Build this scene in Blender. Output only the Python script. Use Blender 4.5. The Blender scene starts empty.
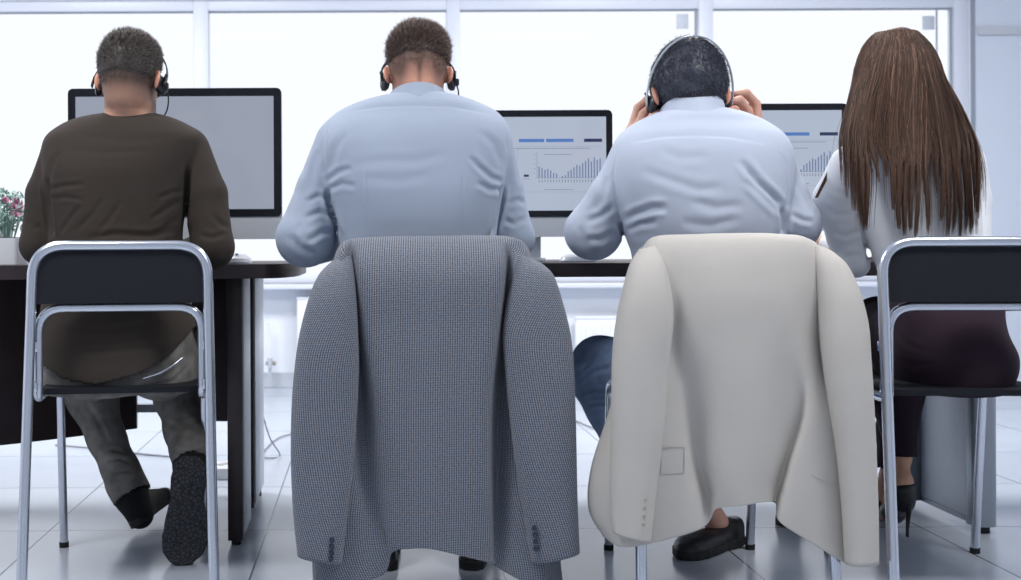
import bpy, bmesh, math, random
import numpy as np
from mathutils import Vector, Matrix, Euler

# ------------------------------------------------------------------ camera, world, light, exposure
SC = bpy.context.scene
COL = SC.collection
F, CX, CY, ROLL, EYE = 1200.0, 366.0, 247.0, 0.0045, 0.785
cam = bpy.data.cameras.new('camera'); camo = bpy.data.objects.new('camera', cam); COL.objects.link(camo)
cam.sensor_width = 36; cam.sensor_fit = 'HORIZONTAL'; cam.lens = 36 * F / 1021
cam.shift_x = (510.5 - CX) / 1021; cam.shift_y = -(290 - CY) / 1021
cam.clip_start = .05
camo.matrix_world = Matrix.Translation((0, 0, EYE)) @ Matrix.Rotation(math.radians(90), 4, 'X') @ Matrix.Rotation(-ROLL, 4, 'Z')
cam.dof.use_dof = True; cam.dof.focus_distance = 2.85; cam.dof.aperture_fstop = 4.5
SC.camera = camo
W = bpy.data.worlds.new('overcast_sky'); SC.world = W; W.use_nodes = True
bg = W.node_tree.nodes['Background']; bg.inputs[0].default_value = (.925, .945, 1, 1); bg.inputs[1].default_value = 1.13
SC.view_settings.view_transform = 'Standard'; SC.view_settings.look = 'None'
SC.view_settings.exposure = 0.0; SC.view_settings.gamma = 1; SC.view_settings.use_curve_mapping = False
SC.cycles.use_denoising = True; SC.cycles.max_bounces = 8; SC.cycles.diffuse_bounces = 4
SC.cycles.caustics_reflective = False; SC.cycles.caustics_refractive = False
CEIL = 2.9
LIGHTS = [(-1.3, 1.9), (1.7, 1.9), (-1.6, 4.6), (1.6, 4.6)]
for i, (x, y) in enumerate(LIGHTS):
    l = bpy.data.lights.new('ceiling_lamp_glow', 'AREA'); l.shape = 'RECTANGLE'; l.size = 1.15; l.size_y = .55
    l.energy = 50 if y < 3 else 72; l.color = (1, .985, .97)
    o = bpy.data.objects.new('ceiling_lamp_glow', l); COL.objects.link(o); o.location = (x, y, CEIL - .07)

def P(px, py, z):
    dx, dy = px - CX, py - CY
    ix, iy = dx - ROLL * dy, dy + ROLL * dx
    return Vector((ix * z / F, z, EYE - iy * z / F))
def proj(V):
    z = V[:, 1]; ix = V[:, 0] * F / z; iy = (EYE - V[:, 2]) * F / z
    return np.stack([CX + ix + ROLL * iy, CY + iy - ROLL * ix], 1)

# ------------------------------------------------------------------ materials
def s2l(c):
    return tuple(((v / 255) / 12.92 if v / 255 <= .04045 else (((v / 255) + .055) / 1.055) ** 2.4) for v in c)
MATS = {}
def mat(name, rgb, rough=.5, metal=0, spec=.5, bump=None, var=None, sheen=0, attr=None, coat=0, emit=None, fabric=None):
    """bump=(scale,strength) noise; var=(scale,amount) colour variation; fabric=(scale,strength) fine weave."""
    m = bpy.data.materials.new(name); m.use_nodes = True; nt = m.node_tree; N = nt.nodes; L = nt.links
    b = N['Principled BSDF']; c = s2l(rgb) + (1,)
    b.inputs['Base Color'].default_value = c; b.inputs['Roughness'].default_value = rough
    b.inputs['Metallic'].default_value = metal; b.inputs['Specular IOR Level'].default_value = spec
    if sheen: b.inputs['Sheen Weight'].default_value = sheen; b.inputs['Sheen Roughness'].default_value = .5
    if coat: b.inputs['Coat Weight'].default_value = coat
    if emit: b.inputs['Emission Color'].default_value = s2l(emit[0]) + (1,); b.inputs['Emission Strength'].default_value = emit[1]
    tc = N.new('ShaderNodeTexCoord'); src = None
    if attr:
        a = N.new('ShaderNodeAttribute'); a.attribute_name = attr; src = a.outputs['Color']
    if var:
        n = N.new('ShaderNodeTexNoise'); n.inputs['Scale'].default_value = var[0]; n.inputs['Detail'].default_value = 5
        L.new(tc.outputs['Object'], n.inputs['Vector'])
        mr = N.new('ShaderNodeMapRange'); mr.inputs[1].default_value = .3; mr.inputs[2].default_value = .7
        mr.inputs[3].default_value = 1 - var[1]; mr.inputs[4].default_value = 1 + var[1]; L.new(n.outputs[0], mr.inputs[0])
        mx = N.new('ShaderNodeMix'); mx.data_type = 'RGBA'; mx.blend_type = 'MULTIPLY'; mx.inputs[0].default_value = 1
        if src: L.new(src, mx.inputs[6])
        else: mx.inputs[6].default_value = c
        cb = N.new('ShaderNodeCombineColor')
        for k in range(3): L.new(mr.outputs[0], cb.inputs[k])
        L.new(cb.outputs[0], mx.inputs[7]); src = mx.outputs[2]
    if src: L.new(src, b.inputs['Base Color'])
    last = None
    for q in (bump, fabric):
        if not q: continue
        n = N.new('ShaderNodeTexNoise'); n.inputs['Scale'].default_value = q[0]; n.inputs['Detail'].default_value = 3
        mp = N.new('ShaderNodeMapping'); L.new(tc.outputs['Object'], mp.inputs[0]); L.new(mp.outputs[0], n.inputs['Vector'])
        if q is fabric: mp.inputs['Scale'].default_value = (1, 1, 3)
        bp = N.new('ShaderNodeBump'); bp.inputs['Strength'].default_value = q[1]; bp.inputs['Distance'].default_value = .01 if q is bump else .002
        L.new(n.outputs[0], bp.inputs['Height'])
        if last: L.new(last, bp.inputs['Normal'])
        last = bp.outputs[0]
    if last: L.new(last, b.inputs['Normal'])
    MATS[name] = m
    return m

def weave_mat(name, base, light, accent, period, amt):
    """Tweed: a fine woven grid over the sheet's own UV (metres)."""
    m = bpy.data.materials.new(name); m.use_nodes = True; nt = m.node_tree; N = nt.nodes; L = nt.links
    b = N['Principled BSDF']; b.inputs['Roughness'].default_value = .9; b.inputs['Specular IOR Level'].default_value = .15
    b.inputs['Sheen Weight'].default_value = .15
    uv = N.new('ShaderNodeUVMap'); uv.uv_map = 'UVMap'
    sp = N.new('ShaderNodeSeparateXYZ'); L.new(uv.outputs[0], sp.inputs[0])
    def mth(op, a, v=None, c=None):
        n = N.new('ShaderNodeMath'); n.operation = op
        for i, q in enumerate((a, v, c)):
            if q is None: continue
            if isinstance(q, (int, float)): n.inputs[i].default_value = q
            else: L.new(q, n.inputs[i])
        return n.outputs[0]
    def wv(o, per, ph=0): return mth('MULTIPLY_ADD', mth('SINE', mth('MULTIPLY_ADD', o, 2 * math.pi / per, ph)), .5, .5)
    nz = N.new('ShaderNodeTexNoise'); nz.inputs['Scale'].default_value = 260; nz.inputs['Detail'].default_value = 2; L.new(uv.outputs[0], nz.inputs[0])
    nb = N.new('ShaderNodeTexNoise'); nb.inputs['Scale'].default_value = 9; nb.inputs['Detail'].default_value = 4; L.new(uv.outputs[0], nb.inputs[0])
    w = mth('MULTIPLY', wv(sp.outputs[0], period), mth('MULTIPLY_ADD', wv(sp.outputs[1], period), .65, .35))
    w = mth('MULTIPLY_ADD', nz.outputs[0], .8, mth('ADD', w, -.4))
    w = mth('MULTIPLY', w, amt)
    mx = N.new('ShaderNodeMix'); mx.data_type = 'RGBA'; mx.inputs[6].default_value = s2l(base) + (1,); mx.inputs[7].default_value = s2l(light) + (1,)
    mx.clamp_factor = True; L.new(w, mx.inputs[0])
    # sparse rust-coloured flecks in bands of the weave
    st = mth('MULTIPLY', mth('GREATER_THAN', wv(sp.outputs[0], .042, 1.2), .90), mth('GREATER_THAN', nz.outputs[0], .5))
    st2 = mth('MULTIPLY', mth('GREATER_THAN', wv(sp.outputs[1], .05, .4), .92), mth('GREATER_THAN', nz.outputs[0], .52))
    st = mth('MULTIPLY', mth('MAXIMUM', st, st2), mth('MULTIPLY', nb.outputs[0], .32))
    m2 = N.new('ShaderNodeMix'); m2.data_type = 'RGBA'; L.new(st, m2.inputs[0]); L.new(mx.outputs[2], m2.inputs[6]); m2.inputs[7].default_value = s2l(accent) + (1,)
    L.new(m2.outputs[2], b.inputs['Base Color'])
    bp = N.new('ShaderNodeBump'); bp.inputs['Strength'].default_value = .35; bp.inputs['Distance'].default_value = .0015
    L.new(w, bp.inputs['Height']); L.new(bp.outputs[0], b.inputs['Normal'])
    return m

M_chrome = mat('chrome_tube', (205, 210, 220), .22, .9, bump=(30, .01))
M_black = mat('black_vinyl', (20, 22, 30), .6, bump=(220, .06), spec=.25)
M_rubber = mat('black_rubber', (22, 22, 24), .7)
M_wenge = mat('dark_wenge_wood', (48, 38, 40), .42, var=(14, .18), spec=.45)
M_alu = mat('brushed_aluminium', (142, 150, 160), .4, .55, bump=(90, .02))
M_ltgrey = mat('grey_painted_steel', (196, 203, 214), .45, .1)
M_wall = mat('white_wall_paint', (236, 240, 247), .75, bump=(120, .02))
M_wallb = mat('pale_partition_paint', (214, 222, 236), .6)
M_ceil = mat('ceiling_white', (238, 240, 244), .8)
M_frame = mat('window_frame_white', (224, 229, 242), .4)
M_gasket = mat('grey_gasket', (150, 158, 172), .6)  # also colours the shadow strip drawn under each window head
M_stick = mat('pale_grey_sticker', (205, 211, 222), .6)
M_base = mat('grey_skirting', (196, 202, 210), .6)
M_rad = mat('radiator_enamel', (240, 243, 249), .35)
M_brass = mat('valve_brass', (160, 155, 140), .35, .6)
M_bezel = mat('black_glass_bezel', (20, 23, 31), .3, spec=.3)
M_macalu = mat('monitor_aluminium', (196, 202, 210), .38, .35)
M_white = mat('white_plastic', (240, 241, 245), .3)
M_cable = mat('grey_cable', (150, 150, 158), .6)
M_dark = mat('black_plastic', (20, 21, 26), .35)
M_silver = mat('silver_band', (190, 196, 200), .25, .8)
M_skin = mat('skin', (205, 160, 138), .5, attr='col', var=(60, .05), spec=.35, bump=(160, .05))
M_hair = mat('hair', (60, 45, 38), .5, attr='col', spec=.4)
M_wood_shirt = mat('brown_knit', (60, 54, 50), .95, fabric=(420, .4), var=(5, .05), sheen=.04, spec=.1)
M_blue = mat('light_blue_cotton', (160, 171, 189), .85, fabric=(500, .25), var=(6, .03), spec=.2)
M_blue2 = mat('pale_blue_cotton', (184, 193, 210), .85, fabric=(500, .2), var=(6, .03), spec=.2)
M_whites = mat('white_blouse_cotton', (236, 238, 243), .8, fabric=(450, .2), spec=.2)
M_jeansg = mat('grey_denim', (118, 116, 113), .9, var=(24, .3), fabric=(600, .4), bump=(30, .3), spec=.15)
M_jeansb = mat('blue_denim', (134, 156, 190), .9, var=(18, .25), fabric=(600, .4), bump=(24, .25), spec=.15)
M_navy = mat('dark_navy_cloth', (36, 40, 54), .9)
M_plum = mat('dark_plum_cloth', (42, 28, 40), .85, spec=.2, fabric=(500, .2), sheen=.03)
M_shoe = mat('black_shoe_leather', (24, 23, 27), .4, spec=.5, bump=(60, .1))
M_sock = mat('black_sock', (24, 24, 28), .95)
M_thread = mat('stitching_grey', (120, 122, 128), .8)
M_tweed = weave_mat('grey_tweed', (71, 77, 89), (156, 162, 174), (150, 122, 102), .0052, .95)
M_linen = mat('cream_linen', (196, 192, 187), .92, fabric=(700, .5), bump=(9, .3), var=(7, .03), spec=.1)
M_linenline = mat('cream_seam', (178, 174, 169), .9)
M_button = mat('navy_button', (38, 46, 66), .35)
M_button2 = mat('tan_button', (170, 158, 140), .4)
M_leaf = mat('plant_leaf', (150, 182, 172), .5, var=(40, .25))
M_petal = mat('pink_petal', (232, 148, 190), .5, var=(60, .2))
M_pot = mat('white_pot', (232, 236, 242), .35)

def floor_mat():
    m = bpy.data.materials.new('glossy_floor_tiles'); m.use_nodes = True; nt = m.node_tree; N = nt.nodes; L = nt.links
    b = N['Principled BSDF']
    tc = N.new('ShaderNodeTexCoord'); mp = N.new('ShaderNodeMapping'); L.new(tc.outputs['Object'], mp.inputs[0])
    mp.inputs['Location'].default_value = (.279, -3.335 + .598 * 20, 0)
    br = N.new('ShaderNodeTexBrick'); br.offset = 0; br.squash = 1
    br.inputs['Scale'].default_value = 1; br.inputs['Brick Width'].default_value = .605; br.inputs['Row Height'].default_value = .598
    br.inputs['Mortar Size'].default_value = .0026; br.inputs['Mortar Smooth'].default_value = .1
    br.inputs['Color1'].default_value = s2l((182, 190, 203)) + (1,); br.inputs['Color2'].default_value = s2l((188, 196, 208)) + (1,)
    br.inputs['Mortar'].default_value = s2l((88, 92, 100)) + (1,)
    L.new(mp.outputs[0], br.inputs['Vector'])
    n = N.new('ShaderNodeTexNoise'); n.inputs['Scale'].default_value = 2.5; n.inputs['Detail'].default_value = 6; L.new(tc.outputs['Object'], n.inputs['Vector'])
    mr = N.new('ShaderNodeMapRange'); mr.inputs[3].default_value = .94; mr.inputs[4].default_value = 1.05; L.new(n.outputs[0], mr.inputs[0])
    mx = N.new('ShaderNodeMix'); mx.data_type = 'RGBA'; mx.blend_type = 'MULTIPLY'; mx.inputs[0].default_value = 1
    L.new(br.outputs['Color'], mx.inputs[6]); L.new(mr.outputs[0], mx.inputs[7]); L.new(mx.outputs[2], b.inputs['Base Color'])
    r = N.new('ShaderNodeMapRange'); r.inputs[3].default_value = .16; r.inputs[4].default_value = .26; L.new(n.outputs[0], r.inputs[0]); L.new(r.outputs[0], b.inputs['Roughness'])
    b.inputs['Specular IOR Level'].default_value = .6
    bp = N.new('ShaderNodeBump'); bp.inputs['Strength'].default_value = .5; bp.inputs['Distance'].default_value = .001; bp.invert = True
    L.new(br.outputs['Fac'], bp.inputs['Height']); L.new(bp.outputs[0], b.inputs['Normal'])
    return m
M_floor = floor_mat()
def glass_mat():
    m = bpy.data.materials.new('window_glass'); m.use_nodes = True; nt = m.node_tree; N = nt.nodes; L = nt.links
    for n in list(N):
        if n.type == 'BSDF_PRINCIPLED': N.remove(n)
    t = N.new('ShaderNodeBsdfTransparent'); t.inputs[0].default_value = (.965, .975, .985, 1); g = N.new('ShaderNodeBsdfGlossy'); g.inputs['Roughness'].default_value = .02
    fr = N.new('ShaderNodeFresnel'); fr.inputs[0].default_value = 1.05
    x = N.new('ShaderNodeMixShader'); L.new(fr.outputs[0], x.inputs[0]); L.new(t.outputs[0], x.inputs[1]); L.new(g.outputs[0], x.inputs[2])
    L.new(x.outputs[0], N['Material Output'].inputs[0])
    return m
M_glass = glass_mat()

# ------------------------------------------------------------------ mesh helpers
def tag(o, label=None, cat=None, group=None, kind=None):
    if label: o['label'] = label
    if cat: o['category'] = cat
    if group: o['group'] = group
    if kind: o['kind'] = kind
    return o
def empty(name, loc, label, cat, group=None, rz=0):
    o = bpy.data.objects.new(name, None); COL.objects.link(o); o.location = loc; o.rotation_euler = (0, 0, rz); o.empty_display_size = .1
    bpy.context.view_layer.update()
    return tag(o, label, cat, group)
class MB:
    def __init__(s): s.v = []; s.f = []; s.uv = None
    def add(s, vs, fs):
        b = len(s.v); s.v += [tuple(v) for v in vs]; s.f += [tuple(i + b for i in f) for f in fs]; return s
    def box(s, lo, hi, r=0.0):
        bm = bmesh.new(); bmesh.ops.create_cube(bm, size=1)
        lo, hi = Vector(lo), Vector(hi); c = (lo + hi) / 2; d = hi - lo
        for v in bm.verts: v.co = Vector((v.co.x * d.x, v.co.y * d.y, v.co.z * d.z)) + c
        if r > 0: bmesh.ops.bevel(bm, geom=list(bm.edges), offset=r, segments=2, profile=.5, affect='EDGES')
        bm.verts.index_update(); s.add([v.co for v in bm.verts], [[v.index for v in f.verts] for f in bm.faces]); bm.free(); return s
    def tube(s, pts, r, n=12, closed=False, cap=True):
        pts = [Vector(p) for p in pts]; rs = r if isinstance(r, (list, tuple)) else [r] * len(pts)
        up = None; rings = []
        for i, p in enumerate(pts):
            a = pts[i - 1] if i > 0 else (pts[-1] if closed else p); b = pts[(i + 1) % len(pts)] if (i < len(pts) - 1 or closed) else p
            t = (b - a).normalized()
            if up is None: up = t.orthogonal().normalized()
            up = (up - t * up.dot(t)); up = up.normalized() if up.length > 1e-6 else t.orthogonal().normalized()
            w = t.cross(up)
            rings.append([p + (up * math.cos(2 * math.pi * k / n) + w * math.sin(2 * math.pi * k / n)) * rs[i] for k in range(n)])
        vs = [v for g in rings for v in g]; fs = []
        m = len(rings)
        for i in range(m if closed else m - 1):
            j = (i + 1) % m
            for k in range(n): fs.append((i * n + k, i * n + (k + 1) % n, j * n + (k + 1) % n, j * n + k))
        if cap and not closed: fs += [tuple(range(n))[::-1], tuple(range((m - 1) * n, m * n))]
        return s.add(vs, fs)
    def prism(s, outline, axis, a, b):
        """outline: 2-D points; extruded along axis (0,1,2) from a to b"""
        n = len(outline); vs = []
        for h in (a, b):
            for (u, w) in outline:
                q = [u, w]; q.insert(axis, h); vs.append(q)
        fs = [tuple(range(n)), tuple(range(n, 2 * n))[::-1]] + [(i, n + i, n + (i + 1) % n, (i + 1) % n) for i in range(n)]
        return s.add(vs, fs)
    def lathe(s, prof, c, n=24):
        vs = [(c[0] + r * math.cos(2 * math.pi * k / n), c[1] + r * math.sin(2 * math.pi * k / n), c[2] + z) for r, z in prof for k in range(n)]
        fs = [(i * n + k, i * n + (k + 1) % n, (i + 1) * n + (k + 1) % n, (i + 1) * n + k) for i in range(len(prof) - 1) for k in range(n)]
        return s.add(vs, fs)
    def build(s, name, material, parent=None, smooth=True, local=False):
        me = bpy.data.meshes.new(name); me.from_pydata(s.v, [], s.f); me.materials.append(material)
        bm = bmesh.new(); bm.from_mesh(me); bmesh.ops.recalc_face_normals(bm, faces=bm.faces); bm.to_mesh(me); bm.free()
        if smooth:
            me.shade_smooth(); me.set_sharp_from_angle(angle=math.radians(35))
        o = bpy.data.objects.new(name, me); COL.objects.link(o)
        if parent:
            o.parent = parent
            if not local: o.matrix_parent_inverse = parent_inv(parent)
        return o
def parent_inv(p):
    bpy.context.view_layer.update(); return p.matrix_world.inverted()
def arc(c, a0, a1, r, ax1, ax2, n=8):
    c = Vector(c); ax1 = Vector(ax1); ax2 = Vector(ax2)
    return [c + ax1 * (r * math.cos(a0 + (a1 - a0) * i / n)) + ax2 * (r * math.sin(a0 + (a1 - a0) * i / n)) for i in range(n + 1)]
def fillet(pts, r, n=7):
    """round the inner corners of a 3-D polyline"""
    pts = [Vector(p) for p in pts]; out = [pts[0]]
    for i in range(1, len(pts) - 1):
        a, b, c = pts[i - 1], pts[i], pts[i + 1]; rr = r[i - 1] if isinstance(r, (list, tuple)) else r
        d1 = (a - b).normalized(); d2 = (c - b).normalized()
        for k in range(n + 1):
            t = k / n; out.append((b + d1 * rr) * (1 - t) ** 2 + b * 2 * t * (1 - t) + (b + d2 * rr) * t * t)
    out.append(pts[-1]); return out
def rrect(x0, x1, y0, y1, r, n=6):
    o = []
    for cx, cy, a in ((x1 - r, y1 - r, 0), (x0 + r, y1 - r, 90), (x0 + r, y0 + r, 180), (x1 - r, y0 + r, 270)):
        for k in range(n + 1):
            t = math.radians(a + 90 * k / n); o.append((cx + r * math.cos(t), cy + r * math.sin(t)))
    return o
def copy_tree(o, parent=None):
    c = o.copy(); COL.objects.link(c)
    if parent: c.parent = parent
    for ch in list(o.children): copy_tree(ch, c)
    return c
def structure(mb, name, m, parent=None, smooth=False):
    o = mb.build(name, m, parent, smooth)
    if parent is None: o['kind'] = 'structure'
    return o

# ------------------------------------------------------------------ the room
WZ = 6.73
structure(MB().box((-4, -2.5, -.06), (5, WZ + .3, 0)), 'floor', M_floor)
structure(MB().box((-4, -2.5, CEIL), (5, WZ + .3, CEIL + .08)), 'ceiling', M_ceil)
structure(MB().box((-4.1, -2.5, 0), (-3.9, WZ + .3, CEIL)), 'wall_left', M_wall)
structure(MB().box((4.9, -2.5, 0), (5.1, WZ + .3, CEIL)), 'wall_right', M_wall)
SILL, HEAD = .60, 2.118
XR = P(971, 100, WZ).x
wb = MB().box((-4, WZ, 0), (5, WZ + .25, SILL - .02)).box((-4, WZ, HEAD + .06), (5, WZ + .25, CEIL)).box((XR, WZ, SILL - .02), (5, WZ + .25, HEAD + .06)).box((-4, WZ, SILL - .02), (-3.86, WZ + .25, HEAD + .06))
structure(wb, 'wall_back', M_wall)
# pale partition panel closing the window row at the right
pp = MB().box((XR + .006, WZ - .03, 0), (5, WZ - .004, CEIL), .002)
structure(pp, 'wall_panel', M_wallb)
structure(MB().box((XR - .004, WZ - .034, 0), (XR + .008, WZ - .004, CEIL)), 'trim_1', M_gasket)
structure(MB().box((XR + .02, WZ - .045, P(1000, 36, WZ).z), (5, WZ - .029, P(1000, 28, WZ).z)), 'trim_2', M_base)
structure(MB().box((-4, WZ - .015, 0), (XR - .01, WZ, .085), .003), 'baseboard_back', M_base)
structure(MB().box((-3.9, WZ - .14, SILL - .045), (XR - .01, WZ + .2, SILL - .02), .004), 'trim_3', M_frame)
structure(MB().box((-3.9, -2.5, 0), (-3.885, WZ, .085)), 'baseboard_left', M_base)
structure(MB().box((4.885, -2.5, 0), (4.9, WZ, .085)), 'baseboard_right', M_base)
structure(MB().box((-4, -2.6, 0), (5, -2.5, CEIL)), 'wall_rear', M_wall)
# windows between the mullions
mull = [(-3.86, -3.80), (P(-60, 100, WZ).x, P(-46, 100, WZ).x), (P(193, 100, WZ).x, P(208, 100, WZ).x), (P(447, 60, WZ).x, P(460.5, 60, WZ).x),
        (P(700, 60, WZ).x, P(714.5, 60, WZ).x), (P(956, 60, WZ).x, XR)]
mull[1] = (mull[2][0] - 1.425, mull[2][0] - 1.345)
for i in range(5):
    x0 = mull[i][0]; x1 = mull[i + 1][0] if i < 4 else mull[5][1] - .002
    w = bpy.data.objects.new('window_%d' % (i + 1), None); COL.objects.link(w); w['kind'] = 'structure'; w.location = ((x0 + x1) / 2, WZ + .1, SILL)
    fr = MB(); fx0, fx1 = mull[i][1], mull[i + 1][0]
    fr.box((x0, WZ + .02, SILL - .02), (fx0, WZ + .1, HEAD + .06), .004)
    if i == 4: fr.box((fx1, WZ + .02, SILL - .02), (x1, WZ + .1, HEAD + .06), .004)
    fr.box((fx0, WZ + .02, HEAD), (fx1, WZ + .1, HEAD + .06), .004); fr.box((fx0, WZ + .02, SILL - .02), (fx1, WZ + .1, SILL + .035), .004)
    fr.build('window_frame', M_frame, w)
    g = MB(); g.box((fx0, WZ + .05, HEAD - .006), (fx1, WZ + .062, HEAD))  # grey strip below the head stands in for the shadow line there
    if i >= 3:   # opening sash with its grey seal
        gx = fx1 - .022; g.box((gx, WZ + .015, SILL + .035), (gx + .008, WZ + .03, HEAD))
        if i == 4: g.box((gx - .07, WZ + .03, SILL + .035), (gx - .066, WZ + .045, HEAD))
    g.build('window_seal_and_head_shadow', M_gasket, w)
    MB().box((fx0, WZ + .06, SILL + .03), (fx1, WZ + .066, HEAD)).build('window_pane', M_glass, w)
for (a, b, c, d), lab in (((679, 12, 691, 27), 'small grey square sticker high on the third window'), ((927, 14, 939, 28), 'small grey square sticker high on the rightmost window')):
    p, q = P(a, d, WZ), P(c, b, WZ)
    o = MB().box((p.x, WZ + .052, p.z), (q.x, WZ + .058, q.z), .002).build('window_sticker', M_stick)
    tag(o, lab, 'sticker', 'grey window stickers')
# radiators below the sill
def radiator(px0, wid, top, lab, ribbed=True):
    x0 = P(px0, 340, WZ - .1).x; t = empty('radiator', (x0 + wid / 2, WZ - .07, .12), lab, 'radiator', 'radiators under the windows')
    ribs = MB(); ribs.box((x0, WZ - .09, .13), (x0 + wid, WZ - .05, top), .008)
    ribs.build('panel', M_rad, t)
    c = MB(); n = int(wid / .045)
    for k in range(n):
        xx = x0 + .03 + k * .045; c.box((xx, WZ - .094, .16), (xx + .026, WZ - .088, top - .035), .005)
    if ribbed: c.build('convector_ribs', M_rad, t)
    MB().box((x0 - .002, WZ - .095, top - .004), (x0 + wid + .002, WZ - .045, top + .01), .003).build('top_grille', M_rad, t)
    for xx in (x0 + .08, x0 + wid - .1): MB().box((xx, WZ - .05, .2), (xx + .02, WZ, top - .1)).build('bracket', M_ltgrey, t)
radiator(297, 1.15, .50, 'smooth white panel radiator mostly hidden behind the grey tweed jacket', False)
radiator(576, 1.2, .385, 'white ribbed radiator behind the raised knee in blue jeans')
pz = WZ - .07
t = empty('radiator_valve', tuple(P(267, 362, pz)), 'radiator valve and thin pipe beside the dark desk leg', 'valve')
MB().tube([P(268, 322, pz), P(268, 358, pz), P(270, 362, pz)], .007).build('pipe', M_rad, t)
MB().tube([P(266, 363, pz), P(276, 363, pz)], .012).build('valve_body', M_brass, t)
MB().tube([P(270, 358, pz - .015), P(270, 368, pz - .015)], .014).tube([P(270, 363, pz), P(270, 386, pz)], .008).build('valve_knob', M_ltgrey, t)
# ceiling light fittings
for i, (x, y) in enumerate(LIGHTS):
    t = empty('ceiling_light', (x, y, CEIL), 'flat ceiling light panel ' + ['above the row of chairs, over the men on the left', 'above the row of chairs, over the woman', 'near the windows, behind the blank monitor', 'near the windows, behind the chart monitors'][i], 'ceiling light', 'ceiling light panels')
    MB().box((x - .6, y - .3, CEIL - .05), (x + .6, y + .3, CEIL), .006).build('housing', M_white, t)
    MB().box((x - .57, y - .27, CEIL - .056), (x + .57, y + .27, CEIL - .049)).build('diffuser', mat('lit_diffuser', (255, 252, 246), .5, emit=((255, 250, 242), 1.6)), t)

# ------------------------------------------------------------------ desks
DT = .742; DTH = .037
z0 = 3.09
def desk_a():
    t = empty('desk', (-.9, 3.5, 0), 'dark wood desk with rounded end in front of the man in brown', 'desk', 'dark desks with steel legs')
    xe = P(264, 270, z0).x; xt = P(298, 270, 3.3).x
    o = [(-2.3, z0), (xe, z0)]
    for k in range(1, 13):
        a = math.radians(-90 + 90 * k / 12); o.append((xe + (xt - xe) * math.cos(a), 3.40 + .31 * math.sin(a)))
    o += [(xt, 3.75), (xt - .06, 3.9), (-2.3, 3.9)]
    MB().prism(o, 2, DT - DTH, DT).build('desk_top', M_wenge, t)
    x = -.323
    MB().box((x - .043, 3.15, .015), (x - .004, 3.345, DT - DTH), .002).build('leg', M_wenge, t)
    l = MB().box((x - .004, 3.162, .03), (x, 3.34, DT - DTH), .001).build('steel_fascia', M_ltgrey, t); l['label'] = 'pale grey steel facing'
    MB().box((x - .05, 3.54, .015), (x - .012, 3.85, DT - DTH), .002).build('leg', M_wenge, t)
    MB().box((x - .012, 3.55, .03), (x - .006, 3.845, DT - DTH), .001).build('steel_fascia', M_ltgrey, t)
    for yy in (3.18, 3.8): MB().tube([(x - .024, yy, 0), (x - .024, yy, .016)], .013).build('foot', M_rubber, t)
    # modesty panel: straight board, then a bulging curve to the left
    yb = 3.80; xc = P(139, 430, 3.76).x
    h0 = .225
    MB().box((xc + .16, yb, h0 + .01), (x - .05, yb + .018, DT - DTH)).build('modesty_panel', M_wenge, t)
    ou = []
    n = 22
    for k in range(n + 1):
        u = k / n; xx = xc - u * 1.35; yy = 3.72 - .44 * math.sin(min(1, u / .5) * math.pi / 2) + max(0, u - .55) * .25
        ou.append((xx, yy))
    inn = [(a, b + .018) for a, b in ou][::-1]
    MB().prism(ou + inn, 2, h0, DT - DTH).build('curved_panel', M_wenge, t)
    MB().box((xc - .1, yb + .03, .26), (x - .03, yb + .06, .285)).build('crossbar', M_alu, t)
desk_a()
def desk_b():
    t = empty('desk', (1.2, 3.5, 0), 'long dark desk with silver side frame shared by the three right-hand workers', 'desk', 'dark desks with steel legs')
    xl = P(338, 268, z0).x
    MB().box((xl, z0, DT - DTH), (2.35, 3.9, DT), .003).build('desk_top', M_wenge, t)
    # right side frame: post, panel, rounded post
    X1 = P(981, 530, 3.27).x
    MB().prism(rrect(X1 - .03, X1 + .035, 3.24, 3.31, .022), 2, .02, DT - DTH).build('leg', M_alu, t)
    MB().tube([(X1 + .005, 3.275, 0), (X1 + .005, 3.275, .022)], .02).build('foot', M_rubber, t)
    MB().box((X1 - .02, 3.31, .035), (X1 - .008, 3.86, DT - DTH)).build('side_panel', M_ltgrey, t)
    xm = P(920, 500, 3.62).x
    MB().box((X1 - .062, 3.58, .02), (X1 - .018, 3.64, DT - DTH), .004).build('leg', M_alu, t)
    MB().box((X1 - .022, 3.31, .022), (X1 - .006, 3.86, .036)).build('bottom_rail', M_alu, t)
    # left side frame, hidden by the grey jacket
    MB().box((xl + .05, 3.2, .01), (xl + .09, 3.5, DT - DTH), .003).build('leg', M_wenge, t)
desk_b()

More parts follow.
